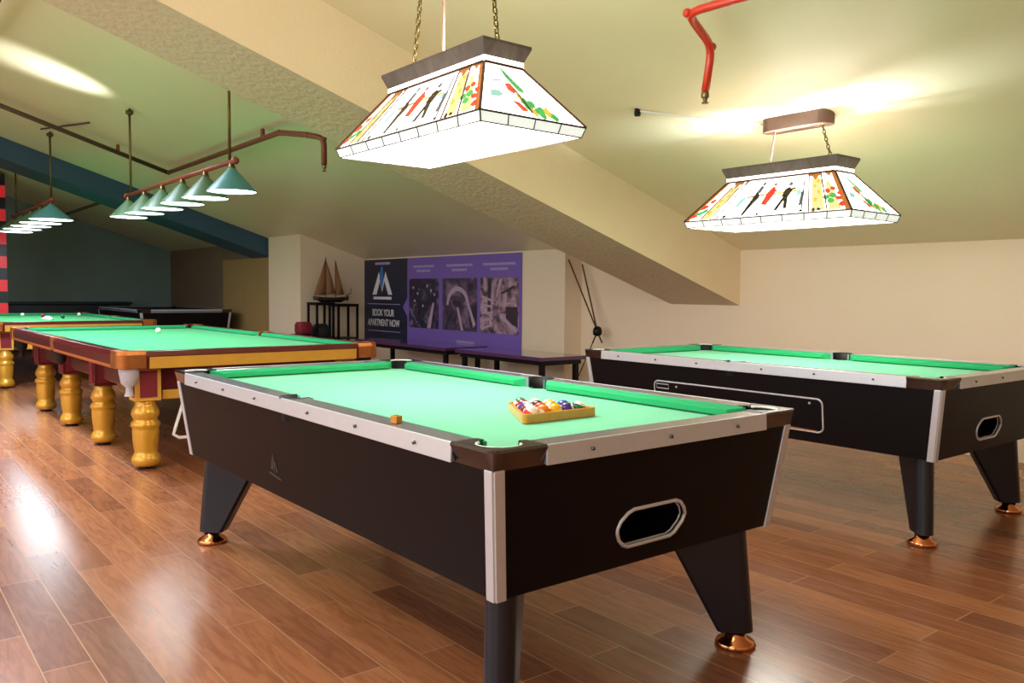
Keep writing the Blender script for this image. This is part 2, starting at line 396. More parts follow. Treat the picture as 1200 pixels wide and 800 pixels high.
        c.loft([[Q(la, rw-.002, H-.046), Q(la+ch, cn, H-.034), Q(la+ch, cn, H-.012), Q(la, rw-.002, H-.002)],
                [Q(lb, rw-.002, H-.046), Q(lb-ch, cn, H-.034), Q(lb-ch, cn, H-.012), Q(lb, rw-.002, H-.002)]])
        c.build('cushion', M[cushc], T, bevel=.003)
    for ax, sg, h, a in (('x', 1, hw, hl), ('x', -1, hw, hl), ('y', 1, hl, hw), ('y', -1, hl, hw)):
        t_ = MB()
        def Q(u, d, z): return (u, sg*(h-d), z) if ax == 'x' else (sg*(h-d), u, z)
        u0, u1 = -a + cap - .002, a - cap + .002
        if plain: t_.box(*((u0, u1, sg*h - .004, sg*h + .004) if ax == 'x' else (sg*h - .004, sg*h + .004, u0, u1)), H - .014, H + .002)
        if not plain: t_.hexa([Q(u0, 0, H-.05), Q(u1, 0, H-.05), Q(u1, .006, H-.05), Q(u0, .006, H-.05), Q(u0, .002, H+.001), Q(u1, .002, H+.001), Q(u1, .008, H+.001), Q(u0, .008, H+.001)])
        t_.v = [(x, y, z) for x, y, z in t_.v]
        o = t_.build('metal_trim', M['chrome'], T, bevel=.002); o['label'] = 'silver metal strip along the table edge'
    # corner caps with pockets
    for sx in (1, -1):
        for sy in (1, -1):
            c = MB(); Rr = .035
            pts = [(hl, hw - cap)] + arc(hl - Rr, hw - Rr, Rr, 0, PI/2, 6) + [(hl - cap, hw), (hl - cap, hw - rw)]
            pts += [(px - .062, hw - rw - .004)] + arc(px, py, pr_ + .004, PI*.98, -PI*.48, 14) + [(hl - rw - .004, py - .062), (hl - rw, hw - cap)]
            n = len(pts)
            if sx*sy < 0: pts = pts[::-1]
            z0, z1 = H - .05, H + .002
            sl = [(sx*x, sy*y) for x, y in pts]
            def inner(x, y, d):
                return (max(-hl+d, min(hl-d, x)), max(-hw+d, min(hw-d, y)))
            c.loft([[(*inner(x, y, .016), z0) for x, y in sl], [(x, y, z1-.006) for x, y in sl], [(*inner(x, y, .004), z1) for x, y in sl]])
            co = c.build('corner_cap', M['capmat'], T); co['label'] = 'smoked chrome corner casting round the pocket'
            p = MB(); p.smooth = True
            ah = math.atan2(sy, sx)
            p.lathe([(pr_ + .001, zb - .001), (pr_ - .004, H - .09), (.01, H - .095)], sx*px, sy*py, 20, cap=False)
            p.loft([[(sx*px + (pr_ + .001)*math.cos(ah - 1.75 + 3.5*i/16), sy*py + (pr_ + .001)*math.sin(ah - 1.75 + 3.5*i/16), z) for i in range(17)] for z in (zb - .002, H)], False, closed=False)
            p.build('pocket_liner', M['pocket'], co)
            if not plain:
                p = MB(); p.smooth = True
                a0 = math.atan2(sy, sx)
                p.tube([(sx*px + (pr_-.001)*math.cos(a0+t), sy*py + (pr_-.001)*math.sin(a0+t), H - .002) for t in [(-1.9 + 3.8*i/16) for i in range(17)]], .004, 6)
                p.build('pocket_rim', M['white'], co)
    for sy in (1, -1):
        c = MB()
        pts = [(-.062, hw)] + [(.062, hw)] + [(.062, hw - rw - .012)] + arc(0, mpy, mr + .005, -.5, PI + .5, 12) + [(-.062, hw - rw - .012)]
        c.loft([[(x, sy*(y - .004 if y > hw - .01 else y), H-.05) for x, y in pts], [(x, sy*(y - .004 if y > hw - .01 else y), H+.0005) for x, y in pts]])
        co = c.build('middle_pocket', M['railtop'], T)
        p = MB(); p.smooth = True
        p.lathe([(mr, zb), (mr, H-.08), (.01, H-.09)], 0, sy*mpy, 18, cap=False)
        p.loft([[(r_*math.cos(t_), sy*(mpy + r_*math.sin(t_)), z) for t_ in [-.45 + (PI + .9)*i/16 for i in range(17)]] for r_, z in ((mr + .001, zb - .002), (mr + .001, H + .003), (mr + .008, H + .003), (mr + .012, H - .002))], False, closed=False)
        e = p.build('pocket_liner', M['pocket'], co); e['label'] = 'black rubber lining of the middle pocket'
    # legs with copper feet
    for sx in (1, -1):
        for sy in (1, -1):
            lg = MB(); lg.smooth = False
            ox, oy = sx*(hl - ib - .058), sy*(hw - ib - .058); dx, dy = -sx*.7071, -sy*.7071
            def ring(z, ln, rad, hb_, sh):
                loc_ = arc(0, 0, rad, PI/2, 3*PI/2, 12) + [(ln - .012, -hb_), (ln, -hb_ + .012), (ln, hb_ - .012), (ln - .012, hb_)]
                return [(ox + (a_+sh)*dx - b_*dy, oy + (a_+sh)*dy + b_*dx, z) for a_, b_ in loc_]
            lg.loft([ring(Hb + .002, .235, .043, .043, .036), ring(.055, .078, .04, .04, 0)])
            lo = lg.build('leg', M['leg'], T)
            for pl in lo.data.polygons: pl.use_smooth = True
            es = lo.modifiers.new('split', 'EDGE_SPLIT'); es.split_angle = .5
            f = MB(); f.smooth = True
            f.lathe([(.012, 0), (.06, 0), (.066, .008), (.06, .02), (.036, .034), (.034, .06)], ox + dx*.016, oy + dy*.016, 24)
            fo = f.build('foot', M['copper'], lo); fo['label'] = 'copper levelling foot'
    def face(u, z, o=0): return (u, -(hw - at(0, z)) - o, z)
    if service:
        s1 = MB(); s1.smooth = True
        x0, x1, z0, z1, r = -.55, .55, .462, .632, .03
        pts = arc(x1-r, z1-r, r, PI/2, 0, 5) + arc(x1-r, z0+r, r, 0, -PI/2, 5) + arc(x0+r, z0+r, r, -PI/2, -PI, 5) + arc(x0+r, z1-r, r, PI, PI/2, 5)
        s1.tube([face(u, z, .002) for u, z in pts], .005, 8, closed=True)
        so = s1.build('service_panel', M['chrome'], T); so['label'] = 'silver rounded outline of the long service panel'
        q = MB()
        q.loft([[face(u, z, .0005) for u, z in pts], [face(u, z, .003) for u, z in pts]]); q.build('door_leaf', M['black'], so)
        k = MB(); lx0, lx1, lz0, lz1 = -.53, -.44, .59, .615
        k.tube([face(lx0, lz0, .004), face(lx1, lz0, .004), face(lx1, lz1, .004), face(lx0, lz1, .004)], .003, 6, closed=True); k.build('lock_plate', M['chrome'], so)
        k = MB(); k.smooth = True
        for u in (-.38, .48): k.sphere(face(u, .607, .004), .007, 10, 6)
        k.build('lock', M['chrome'], so)
        k = MB(); k.hexa([face(.33, .462, .0), face(.52, .462, .0), face(.52, .462, .006), face(.33, .462, .006), face(.33, .474, .0), face(.52, .470, .0), face(.52, .470, .006), face(.33, .474, .006)]); k.build('worn_edge', M['scuff'], so)
    if emblem:
        k = MB(); cx, cz_ = -.155, .522
        for poly in ([(.0, .05), (.012, .0), (-.004, -.035)], [(.0, .04), (-.03, -.02), (-.012, -.02)], [(-.05, -.04), (.05, -.052), (.05, -.045), (-.05, -.033)], [(.016, .02), (.03, -.02), (.016, -.03)]):
            k.loft([[face(cx+u, cz_+z, .0004) for u, z in poly], [face(cx+u, cz_+z, .0016) for u, z in poly]])
        e = k.build('emblem', M['logo'], T); e['label'] = 'faint grey emblem on the table side'
    return T
NT = (-1.4868 - 2.395/2, 1.1316 + .616)
RT = (-1.635 - 2.29/2, 3.7249 + .616)
pool_table('large black pool table in front with a ball rack on its green cloth', (*NT, 0), emblem=True)
pool_table('black pool table by the cream wall with a silver outlined service panel', (*RT, 0), L=2.29, service=True)
pool_table('dark pool table far behind the snooker tables near the green wall', (-13.5 - 1.4, 3.46 + .72, 0), L=2.8, W=1.44, H=.83, plain=True, cloth='tabledark', cushc='tabledark')

# ------------------------------------------------------------------ snooker tables
def snooker_table(label, loc, rz=0, ballrail=False, L=3.9, W=1.8, H=.764):
    T = thing('snooker_table', label, 'snooker table', loc, rz, 'snooker tables with gold legs')
    hl, hw = L/2, W/2; zb = H - .035; pr_ = .05
    rw, cn = .085, .13; px, py = hl - .08, hw - .08; mpy = hw - .06
    bed = MB(); x_, y_ = hl - .09, hw - .09
    poly = [(-x_ + .05, -y_), (-.05, -y_)] + arc(0, -mpy, .045, PI, 0, 8) + [(.05, -y_), (x_ - .05, -y_)] + arc(px, -py, pr_, PI*.99, PI*.51, 8)
    poly += [(x_, -y_+.05), (x_, y_-.05)] + arc(px, py, pr_, PI*1.49, PI*1.01, 8) + [(x_-.05, y_), (.05, y_)] + arc(0, mpy, .045, 0, -PI, 8) + [(-.05, y_), (-x_+.05, y_)]
    poly += arc(-px, py, pr_, -PI*.01, -PI*.49, 8) + [(-x_, y_-.05), (-x_, -y_+.05)] + arc(-px, -py, pr_, PI*.49, PI*.01, 8)
    bed.prism(poly, zb - .05, zb); bed.build('playing_bed', M['felt2'], T)
    cap = .16; segs = []
    for sy in (1, -1):
        for x0, x1 in ((-hl + cap, -.055), (.055, hl - cap)): segs.append(('x', sy, x0, x1))
    for sx in (1, -1): segs.append(('y', sx, -hw + cap, hw - cap))
    for ax, sg, a0, a1 in segs:
        h = hw if ax == 'x' else hl
        def Q(u, d, z): return (u, sg*(h-d), z) if ax == 'x' else (sg*(h-d), u, z)
        r = MB()
        if ax == 'x':
            r.loft([[Q(u, .0, H-.09), Q(u, -.004, H-.03), Q(u, .012, H), Q(u, rw, H), Q(u, rw, H-.10), Q(u, .03, H-.10)] for u in (a0, a1)])
            ro = r.build('rail', M['maroon'], T, bevel=.004)
            l = MB(); l.hexa([Q(a0, .002, H-.108), Q(a1, .002, H-.108), Q(a1, .06, H-.108), Q(a0, .06, H-.108), Q(a0, -.003, H-.09), Q(a1, -.003, H-.09), Q(a1, .06, H-.09), Q(a0, .06, H-.09)])
            e = l.build('rail_lip', M['orange'], ro); e['label'] = 'orange wood lip under the rail'
        else:
            r.loft([[Q(u, .004, H-.115), Q(u, -.004, H-.03), Q(u, .012, H), Q(u, rw, H), Q(u, rw, H-.115)] for u in (a0, a1)])
            ro = r.build('rail', M['maroon'], T, bevel=.004)
            g = MB(); g.hexa([Q(a0+.02, -.002, H-.108), Q(a1-.02, -.002, H-.108), Q(a1-.02, .02, H-.108), Q(a0+.02, .02, H-.108), Q(a0+.02, -.009, H-.036), Q(a1-.02, -.009, H-.036), Q(a1-.02, .02, H-.036), Q(a0+.02, .02, H-.036)])
            e = g.build('rail_inlay', M['goldpanel'], ro); e['label'] = 'gold inlay panel on the end rail'
        c = MB(); ch = .04
        if ax == 'x': la, lb = (a0 - .025, a1) if a0 < -.3 else (a0, a1 + .025)
        else: la, lb = a0 - .025, a1 + .025
        c.loft([[Q(la, rw-.002, H-.04), Q(la+ch, cn, H-.03), Q(la+ch, cn, H-.01), Q(la, rw-.002, H-.001)], [Q(lb, rw-.002, H-.04), Q(lb-ch, cn, H-.03), Q(lb-ch, cn, H-.01), Q(lb, rw-.002, H-.001)]])
        c.build('cushion', M['cush'], T, bevel=.003)
    for sx in (1, -1):
        for sy in (1, -1):
            c = MB(); Rr = .06
            pts = [(hl + .008, hw - cap)] + arc(hl - Rr + .008, hw - Rr + .008, Rr, 0, PI/2, 6) + [(hl - cap, hw + .008), (hl - cap, hw - rw)]
            pts += [(px - .056, hw - rw - .004)] + arc(px, py, pr_ + .002, PI*.98, -PI*.48, 12) + [(hl - rw - .004, py - .056), (hl - rw, hw - cap)]
            c.loft([[(sx*x, sy*y, H-.105) for x, y in pts], [(sx*x, sy*y, H-.02) for x, y in pts], [(sx*x*.997, sy*y*.995, H+.006) for x, y in pts]])
            co = c.build('corner_bracket', M['bracket'], T, bevel=.004); co['label'] = 'embossed copper coloured corner bracket'
            p = MB(); p.smooth = True
            p.lathe([(pr_, H-.02), (pr_+.012, H-.12), (pr_-.002, H-.2), (.02, H-.225), (.022, H-.26), (.03, H-.28)], sx*px, sy*py, 16, cap=False)
            near = sx > 0 and sy < 0; po = p.build('pocket_bag', M['net' if near else 'pocket'], co); po['label'] = 'pale leather pocket under the corner' if near else 'dark leather pocket under the corner'
            rim = MB(); rim.smooth = True; rim.tube([(sx*px + pr_*math.cos(t*PI/8), sy*py + pr_*math.sin(t*PI/8), H-.004) for t in range(16)], .006, 6, closed=True); rim.build('pocket_rim', M['pocket'], co)
    for sy in (1, -1):
        c = MB(); pts = [(-.055, hw + .004), (.055, hw + .004), (.055, hw - rw - .01)] + arc(0, mpy, .045, -.5, PI + .5, 10) + [(-.055, hw - rw - .01)]
        c.loft([[(x, sy*y, H-.1) for x, y in pts], [(x, sy*y, H+.004) for x, y in pts]]); co = c.build('middle_pocket', M['bracket'], T, bevel=.003)
        p = MB(); p.smooth = True; p.lathe([(.045, H-.002), (.05, H-.1), (.035, H-.2), (.01, H-.22)], 0, sy*mpy, 14, cap=False); p.build('pocket_bag', M['pocket'], co)
    fr = MB(); fr.box(-hl + .16, hl - .16, -hw + .16, hw - .16, .50, zb - .05); fr.build('underframe', M['maroon'], T, bevel=.006)
    for sx in (1, -1):
        e = MB(); e.box(sx*(hl - .17) - .02, sx*(hl - .17) + .02, -hw + .3, hw - .3, .44, .50); eo = e.build('end_apron', M['goldpanel'], T, bevel=.004)
        eo['label'] = 'gold apron strip between the end legs'
    xs_ = [hl - .1766 - 1.06*k for k in range(4)]
    for sy in (1, -1):
        for k, x in enumerate(xs_):
            yy = sy*(hw - .20)
            b = MB(); b.box(x - .078, x + .078, yy - .078, yy + .078, .44, H - .10)
            lg = b.build('leg', M['goldpanel' if k == 0 else 'maroon'], T, bevel=.005)
            q = MB()
            for d in (-1, 1):
                q.box(x + d*.079 - .004, x + d*.079 + .004, yy - .052, yy + .052, .465, H - .13); q.box(x - .052, x + .052, yy + d*.079 - .004, yy + d*.079 + .004, .465, H - .13)
            e = q.build('leg_inlay', M['maroon2'], lg); e['label'] = 'red inlay of the leg block'
            t_ = MB(); t_.smooth = True
            t_.lathe([(.05, .445), (.066, .44), (.06, .42), (.066, .405), (.083, .375), (.086, .35), (.074, .325), (.07, .315), (.086, .30), (.09, .285), (.088, .275), (.078, .262), (.081, .25), (.078, .18), (.07, .12), (.068, .105), (.078, .09), (.088, .065), (.088, .045), (.078, .028), (.07, .02), (.05, .018)], x, yy, 28)
            to = t_.build('turned_post', M['brass'], lg); to['label'] = 'gold turned leg post'
            f = MB(); f.smooth = True; f.lathe([(.045, 0), (.05, .006), (.04, .02)], x, yy, 18); f.build('foot', M['blackmetal'], lg)
    if not ballrail: return T
    rl = MB(); rl.smooth = True
    ux, uy = hl - .35, -hw + .95
    rl.tube([(hl - .16, -hw + .46, .5), (hl - .13, -hw + .37, .25), (hl - .12, -hw + .355, .21), (hl - .12, -hw + .39, .185), (hl - .12, -hw + .66, .185), (hl - .13, -hw + .70, .22), (hl - .16, -hw + .62, .5)], .011, 8)
    e = rl.build('ball_rail', M['white'], T); e['label'] = 'white bent metal ball rail under the end'
    return T
cs, sn = math.cos(.0153), math.sin(.0153)
def snk(sx, sy, L=3.9, W=1.8): return (sx + (-L/2)*cs - (W/2)*sn, sy + (-L/2)*sn + (W/2)*cs, 0)
snooker_table('nearer snooker table with gold turned legs and maroon rails behind the front pool table', snk(-5.4083, 1.2601), .0153, ballrail=True)
snooker_table('farther snooker table with gold legs, partly cut off by the left picture edge', (-10.86 - 1.95, 1.17 + .91, 0), 0, W=1.82)

# ------------------------------------------------------------------ balls, rack, chalk
ZB = .783 - .040
def ball(name, label, x, y, z, r, m, cat='ball', group=None, rot=None):
    b = MB(); b.smooth = True; b.sphere((0, 0, 0), r, 20, 12)
    o = b.build(name, m, None, loc=(x, y, z + r)); tag(o, label, cat, group)
    if rot: o.rotation_euler = rot
    return o
rb = .0254; fx_, yf = -1.96, 1.765    # front row x, centre y
cols = {'yellow': 'e6b422', 'blue': '2a3a9a', 'red': 'c8342c', 'purple': '45307a', 'orange': 'e67a1e', 'green': '1c6a44', 'maroon': '8a2430', 'black': '16161a'}
rows = [[('red', 1), ('orange', 0), ('yellow', 0), ('purple', 0), ('green', 1)],
        [('maroon', 1), ('red', 0), ('orange', 1), ('blue', 0)],
        [('purple', 1), ('black', 0), ('yellow', 1)],
        [('maroon', 0), ('blue', 1)],
        [('green', 0)]]
rowname = ['front row', 'second row', 'third row', 'fourth row', 'apex']
for r_i, row in enumerate(rows):
    for k, (cname, st) in enumerate(row):
        x = fx_ - r_i * rb * math.sqrt(3) - rb; y = yf + (k - (len(row)-1)/2) * 2 * rb
        lab = ('white ball with a %s stripe' if st else 'solid %s ball') % cname + ', %s of the triangle rack' % rowname[r_i]
        if r_i == 4: lab = 'solid green ball at the rear apex of the triangle rack'
        ball('pool_ball', lab, x, y, ZB + .001, rb * .995, ball_mat('%s_%s_ball' % (cname, 'striped' if st else 'solid'), cols[cname], st), group='pool balls racked in the triangle', rot=(random.uniform(-.8, .8), random.uniform(-.6, .6), random.uniform(0, 6)))
t = MB(); th = .010; rr0 = rb
A = (fx_ + .001, yf - 4*rb - rb*1.75); B = (fx_ + .001, yf + 4*rb + rb*1.75); Cx = (fx_ - rb*(4*math.sqrt(3) + 2) - rb*1.05, yf)
cen = Vector(((A[0]+B[0]+Cx[0])/3, yf))
inn = []; out = []
for p in (A, B, Cx):
    v = Vector(p) - cen
    inn.append(cen + v); out.append(cen + v * (1 + th*2/v.length))
def rounded(P, r):
    res = []
    for i in range(3):
        p = P[i]; a = (P[i-1]-p).normalized(); b = (P[(i+1) % 3]-p).normalized()
        for k in range(5):
            u = k/4; res.append(p + a*r*(1-u)**2 + b*r*u**2)
    return res
ri, ro_ = rounded(inn, .018), rounded(out, .03)
t.loft([[(p.x, p.y, z) for p in R_] for R_, z in ((ri, ZB+.001), (ro_, ZB+.001), (ro_, ZB+.031), (ri, ZB+.031), (ri, ZB+.001))], cap=False)
tag(t.build('triangle_rack', M['rackwood'], bevel=.002), 'orange varnished wooden triangle rack around the pool balls', 'rack')
c = MB(); c.box(-.012, .012, -.012, .012, 0, .022); k = c.build('chalk', M['chalk'], bevel=.002, loc=(-1.985, 1.176, .7835))
tag(k, 'small yellow cube of cue chalk on the front pool table rail', 'chalk'); k.rotation_euler = (0, 0, .3)
d = MB(); d.lathe([(.008, .0222), (.008, .0228), (.002, .0226)], 0, 0, 12); d.build('chalk_face', M['chalktop'], k)
ZS = .764 - .035 + .001
ball('snooker_ball', 'white cue ball near the far end of the nearer snooker table', -8.25, 2.28, ZS, .027, M['ivory'], group='snooker balls')
ball('snooker_ball', 'white ball on the farther snooker table, left of its red ball', -14.1, 1.98, ZS, .027, M['ivory'], group='snooker balls')
ball('snooker_ball', 'red ball on the farther snooker table beside the white bundle', -13.5, 2.15, ZS, .027, M['redball'], group='snooker balls')
ball('snooker_ball', 'green ball on the farther snooker table', -12.9, 2.3, ZS, .027, M['greenball'], group='snooker balls')
ball('snooker_ball', 'white ball near the right cushion of the farther snooker table', -13.9, 2.7, ZS, .027, M['ivory'], group='snooker balls')
g = MB(); g.smooth = True
g.loft([[( .16*math.cos(a)*s, .07*math.sin(a)*s*(1+.2*math.cos(3*a)), h) for a in [2*PI*i/16 for i in range(16)]] for s, h in ((1, 0), (.95, .02), (.6, .035), (.2, .05))])
tag(g.build('cloth', M['white'], loc=(-12.5, 2.05, ZS)), 'crumpled white cloth lying on the farther snooker table', 'cloth')

# ------------------------------------------------------------------ stained glass lamps
def lamp_panel(name, P, fn, parent, mats):
    """P: bl, br, tr, tl corner points; fn draws on the panel through q(poly, material, height)"""
    bl, br, tr, tl = [Vector(p) for p in P]; n = (br-bl).cross(tl-bl).normalized()
    m = MB()
    def pt(u, v, o): return bl.lerp(br, u).lerp(tl.lerp(tr, u), v) + n*o
    m.hexa([pt(0,0,-.004), pt(1,0,-.004), pt(1,1,-.004), pt(0,1,-.004), pt(0,0,0), pt(1,0,0), pt(1,1,0), pt(0,1,0)], 0)
    def q(poly, mi, o=.0015):
        if mi in (3, 4, 6, 7):
            cu = sum(p[0] for p in poly)/len(poly); poly = [(cu + (u-cu)*1.45, v) for u, v in poly]
        m.loft([[pt(u, v, 0) for u, v in poly], [pt(u, v, o) for u, v in poly]], True, mi)
    def line(pts, w, mi, o=.003, asp=1):
        for (u0, v0), (u1, v1) in zip(pts, pts[1:]):
            a = pt(u0, v0, 0); b = pt(u1, v1, 0); d = (b-a).normalized().cross(n)*w*.85
            m.hexa([a-d, a+d, b+d, b-d, a-d+n*o, a+d+n*o, b+d+n*o, b-d+n*o], mi)
    fn(q, line)
    return m.build(name, mats, parent)
GL = ['lampglass', 'lampwarm', 'lampyel', 'lampred', 'lampgreen', 'lampcyan', 'lampblack', 'lampgrey', 'lampbrown', 'came']
def blob(cx, cy, rx, ry, n=7, seed=0):
    rnd = random.Random(seed); return [(cx + 1.2*rx*math.cos(2*PI*i/n)*rnd.uniform(.6, 1.1), cy + 1.25*ry*math.sin(2*PI*i/n)*rnd.uniform(.6, 1.1)) for i in range(n)]
def front_art(q, line):
    W_, Y_, R_, G_, C_, B_, S_, N_, K_ = 1, 2, 3, 4, 5, 6, 7, 8, 9
    # amber scrolled panels
    q([(.11, .03), (.165, .03), (.175, .8), (.155, .93), (.13, .93), (.115, .8)], W_)
    q([(.795, .03), (.86, .03), (.875, .8), (.85, .93), (.82, .93), (.80, .8)], W_)
    q([(.885, .03), (.95, .03), (.945, .5), (.925, .75), (.90, .75)], W_)
    for i, (a, b) in enumerate([(.125, .2), (.15, .35), (.13, .5), (.155, .62), (.14, .76), (.815, .3), (.845, .5), (.82, .65), (.85, .78)]): q(blob(a, b, .012, .05, 6, i), Y_, .002)
    # brown arches along the top
    for a, b in ((.085, .2), (.76, .9)):
        q([(a, 1), (b, 1), (b-.02, .93), ((a+b)/2+.02, .9), ((a+b)/2, .80), ((a+b)/2-.02, .9), (a+.02, .93)], N_, .002)
    q([(.2, 1), (.25, 1), (.215, .88)], N_, .002); q([(.90, 1), (.975, 1), (.94, .87)], N_, .002)
    for u0, u1 in ((.105, .11), (.175, .185), (.215, .225), (.775, .78), (.875, .88)): line([(u0, .02), (u1, .95)], .004, K_)
    line([(.735, .1), (.745, .9)], .004, S_); line([(.725, .2), (.737, .55)], .012, S_)
    # flowers at both ends
    for i, (a, b, k) in enumerate([(.045, .35, R_), (.065, .5, R_), (.055, .2, G_), (.035, .12, R_), (.075, .25, G_), (.9, .5, R_), (.925, .38, G_), (.905, .25, G_), (.94, .55, R_), (.955, .3, R_), (.885, .35, G_), (.97, .42, R_), (.965, .15, R_)]): q(blob(a, b, .014, .055, 7, i+20), k, .002)
    # the scene in the middle: a bar rail and three players
    q([(.33, .5), (.46, .54), (.46, .58), (.33, .545)], N_, .002); q([(.46, .54), (.56, .55), (.56, .59), (.46, .58)], Y_, .002); q([(.56, .55), (.70, .56), (.70, .6), (.56, .59)], Y_, .002)
    q([(.28, .28), (.31, .3), (.325, .5), (.31, .56), (.285, .46)], C_, .002); q([(.69, .45), (.72, .47), (.725, .62), (.70, .6)], C_, .002)
    q([(.375, .05), (.385, .05), (.40, .35), (.415, .5), (.40, .62), (.385, .6), (.38, .4)], B_, .003); q([(.385, .6), (.41, .62), (.415, .78), (.395, .8)], S_, .003); q(blob(.408, .85, .01, .045, 8, 3), S_, .003)
    q([(.475, .3), (.50, .28), (.52, .55), (.515, .72), (.50, .75), (.48, .6)], R_, .003); q(blob(.512, .8, .009, .04, 8, 4), R_, .003); q([(.50, .55), (.535, .62), (.53, .66), (.50, .62)], R_, .003)
    for poly in ([(.575, .12), (.588, .12), (.615, .45), (.605, .5)], [(.625, .15), (.638, .15), (.632, .48), (.612, .5)], [(.60, .46), (.635, .46), (.65, .62), (.63, .70), (.61, .64)], [(.64, .6), (.675, .63), (.672, .67), (.64, .65)]): q(poly, B_, .003)
    q(blob(.638, .77, .010, .045, 8, 5), S_, .003)
    for a in (.26, .47, .73, .80, .83): q(blob(a, .06, .008, .035, 6, int(a*100)), B_ if a != .47 else S_, .002)
def end_art(q, line):
    R_, G_, C_, N_, K_, Y_, S_ = 3, 4, 5, 8, 9, 2, 7
    q([(.36, .98), (.40, .9), (.53, .55), (.52, .47), (.47, .5), (.44, .62), (.40, .75)], G_, .002)
    q([(.34, .6), (.40, .62), (.43, .5), (.40, .42), (.35, .48)], R_, .003); q([(.36, .28), (.41, .26), (.45, .12), (.41, .1)], R_, .003)
    for i, (a, b) in enumerate([(.45, .4), (.48, .3), (.5, .2), (.53, .12), (.58, .16), (.63, .2), (.67, .14), (.60, .1), (.55, .28), (.70, .2), (.72, .1)]): q(blob(a, b, .03, .07, 7, i+40), G_ if i % 3 else Y_, .002)
    q([(.10, .3), (.2, .32), (.26, .38), (.2, .44), (.10, .42)], C_, .002)
    line([(.44, .5), (.5, .1)], .004, K_); line([(.62, .55), (.78, .12)], .002, S_); line([(.12, .62), (.3, .66)], .002, S_)
def chain_links(m, a, b, link=.030):
    a, b = Vector(a), Vector(b); d = b-a; n = max(1, int(d.length/(link*.78))); t = d.normalized()
    u = t.cross(Vector((0, 1, 0))).normalized() if abs(t.y) < .9 else Vector((1, 0, 0)); w = t.cross(u)
    for i in range(n):
        c0 = a + d*((i+.5)/n); s1 = u if i % 2 else w
        m.tube([c0 + t*(link/2)*math.cos(k*PI/5) + s1*(link*.27)*math.sin(k*PI/5) for k in range(10)], .0032, 5, closed=True)
def pool_lamp(label, loc, sc, chains, cable, canopy):
    T = thing('pool_lamp', label, 'pendant lamp', loc, 0, 'stained glass pool table lamps')
    def V(x, y, z): return (x*sc, y*sc, z*sc)
    HL, HW, zl = .505, .235, .035; hl, hw, zu = .325, .085, .250
    mats = [M[k] for k in GL]
    lamp_panel('glass_panel', [V(-HL, -HW, zl), V(HL, -HW, zl), V(hl, -hw, zu), V(-hl, -hw, zu)], front_art, T, mats)
    lamp_panel('glass_panel', [V(HL, HW, zl), V(-HL, HW, zl), V(-hl, hw, zu), V(hl, hw, zu)], front_art, T, mats)
    lamp_panel('glass_panel', [V(HL, -HW, zl), V(HL, HW, zl), V(hl, hw, zu), V(hl, -hw, zu)], end_art, T, mats)
    lamp_panel('glass_panel', [V(-HL, HW, zl), V(-HL, -HW, zl), V(-hl, -hw, zu), V(-hl, hw, zu)], end_art, T, mats)
    # pearl skirt below and light band above
    for sx, sy, ax in ((0, -1, 'x'), (0, 1, 'x'), (1, 0, 'y'), (-1, 0, 'y')):
        s1 = MB()
        if ax == 'x':
            s1.hexa([V(-HL+.012, sy*(HW-.012), 0), V(HL-.012, sy*(HW-.012), 0), V(HL-.016, sy*(HW-.016), 0), V(-HL+.016, sy*(HW-.016), 0), V(-HL, sy*HW, zl), V(HL, sy*HW, zl), V(HL-.004, sy*(HW-.004), zl), V(-HL+.004, sy*(HW-.004), zl)])
        else:
            s1.hexa([V(sx*(HL-.012), -HW+.012, 0), V(sx*(HL-.012), HW-.012, 0), V(sx*(HL-.016), HW-.016, 0), V(sx*(HL-.016), -HW+.016, 0), V(sx*HL, -HW, zl), V(sx*HL, HW, zl), V(sx*(HL-.004), HW-.004, zl), V(sx*(HL-.004), -HW+.004, zl)])
        so = s1.build('glass_skirt', M['apron'], T)
        ln = MB()
        ks = 8 if ax == 'x' else 4
        for i in range(ks + 1):
            f = -1 + 2*i/ks
            if ax == 'x': p0, p1 = V(f*(HL-.012), sy*(HW-.011), 0), V(f*HL, sy*(HW+.001), zl)
            else: p0, p1 = V(sx*(HL-.011), f*(HW-.012), 0), V(sx*(HL+.001), f*HW, zl)
            ln.tube([p0, p1], .0022*sc, 5)
        e0, e1 = (V(-HL+.012, sy*(HW-.011), 0), V(HL-.012, sy*(HW-.011), 0)) if ax == 'x' else (V(sx*(HL-.011), -HW+.012, 0), V(sx*(HL-.011), HW-.012, 0))
        ln.tube([e0, e1], .0022*sc, 5)
        ln.build('lead_grid', M['came'], so)
    cm = MB(); r = .0045*sc
    q = [V(-HL, -HW, zl), V(HL, -HW, zl), V(HL, HW, zl), V(-HL, HW, zl)]; u = [V(-hl, -hw, zu), V(hl, -hw, zu), V(hl, hw, zu), V(-hl, hw, zu)]
    for i in range(4): j = (i+1) % 4; cm.tube([q[i], q[j]], r*.8, 6); cm.tube([u[i], u[j]], r*1.7, 6); cm.tube([q[i], u[i]], r*1.2, 6)
    fo = cm.build('lead_frame', M['came'], T)
    for sx in (1, -1):
        for sy in (1, -1):
            st = MB(); w = .03
            st.loft([[V(sx*HL, sy*(HW), zl), V(sx*(HL-w), sy*(HW+.001), zl), V(sx*(HL-w*1.0), sy*(HW-.004), zl), V(sx*(HL-.004), sy*(HW-.006), zl)], [V(sx*hl, sy*hw, zu), V(sx*(hl-w*.8), sy*(hw+.001), zu), V(sx*(hl-w*.8), sy*(hw-.004), zu), V(sx*(hl-.004), sy*(hw-.006), zu)]])
            e = st.build('corner_strip', M['lampbrown'], T); e['label'] = 'caramel glass strip at the lamp corner'
    b = MB()
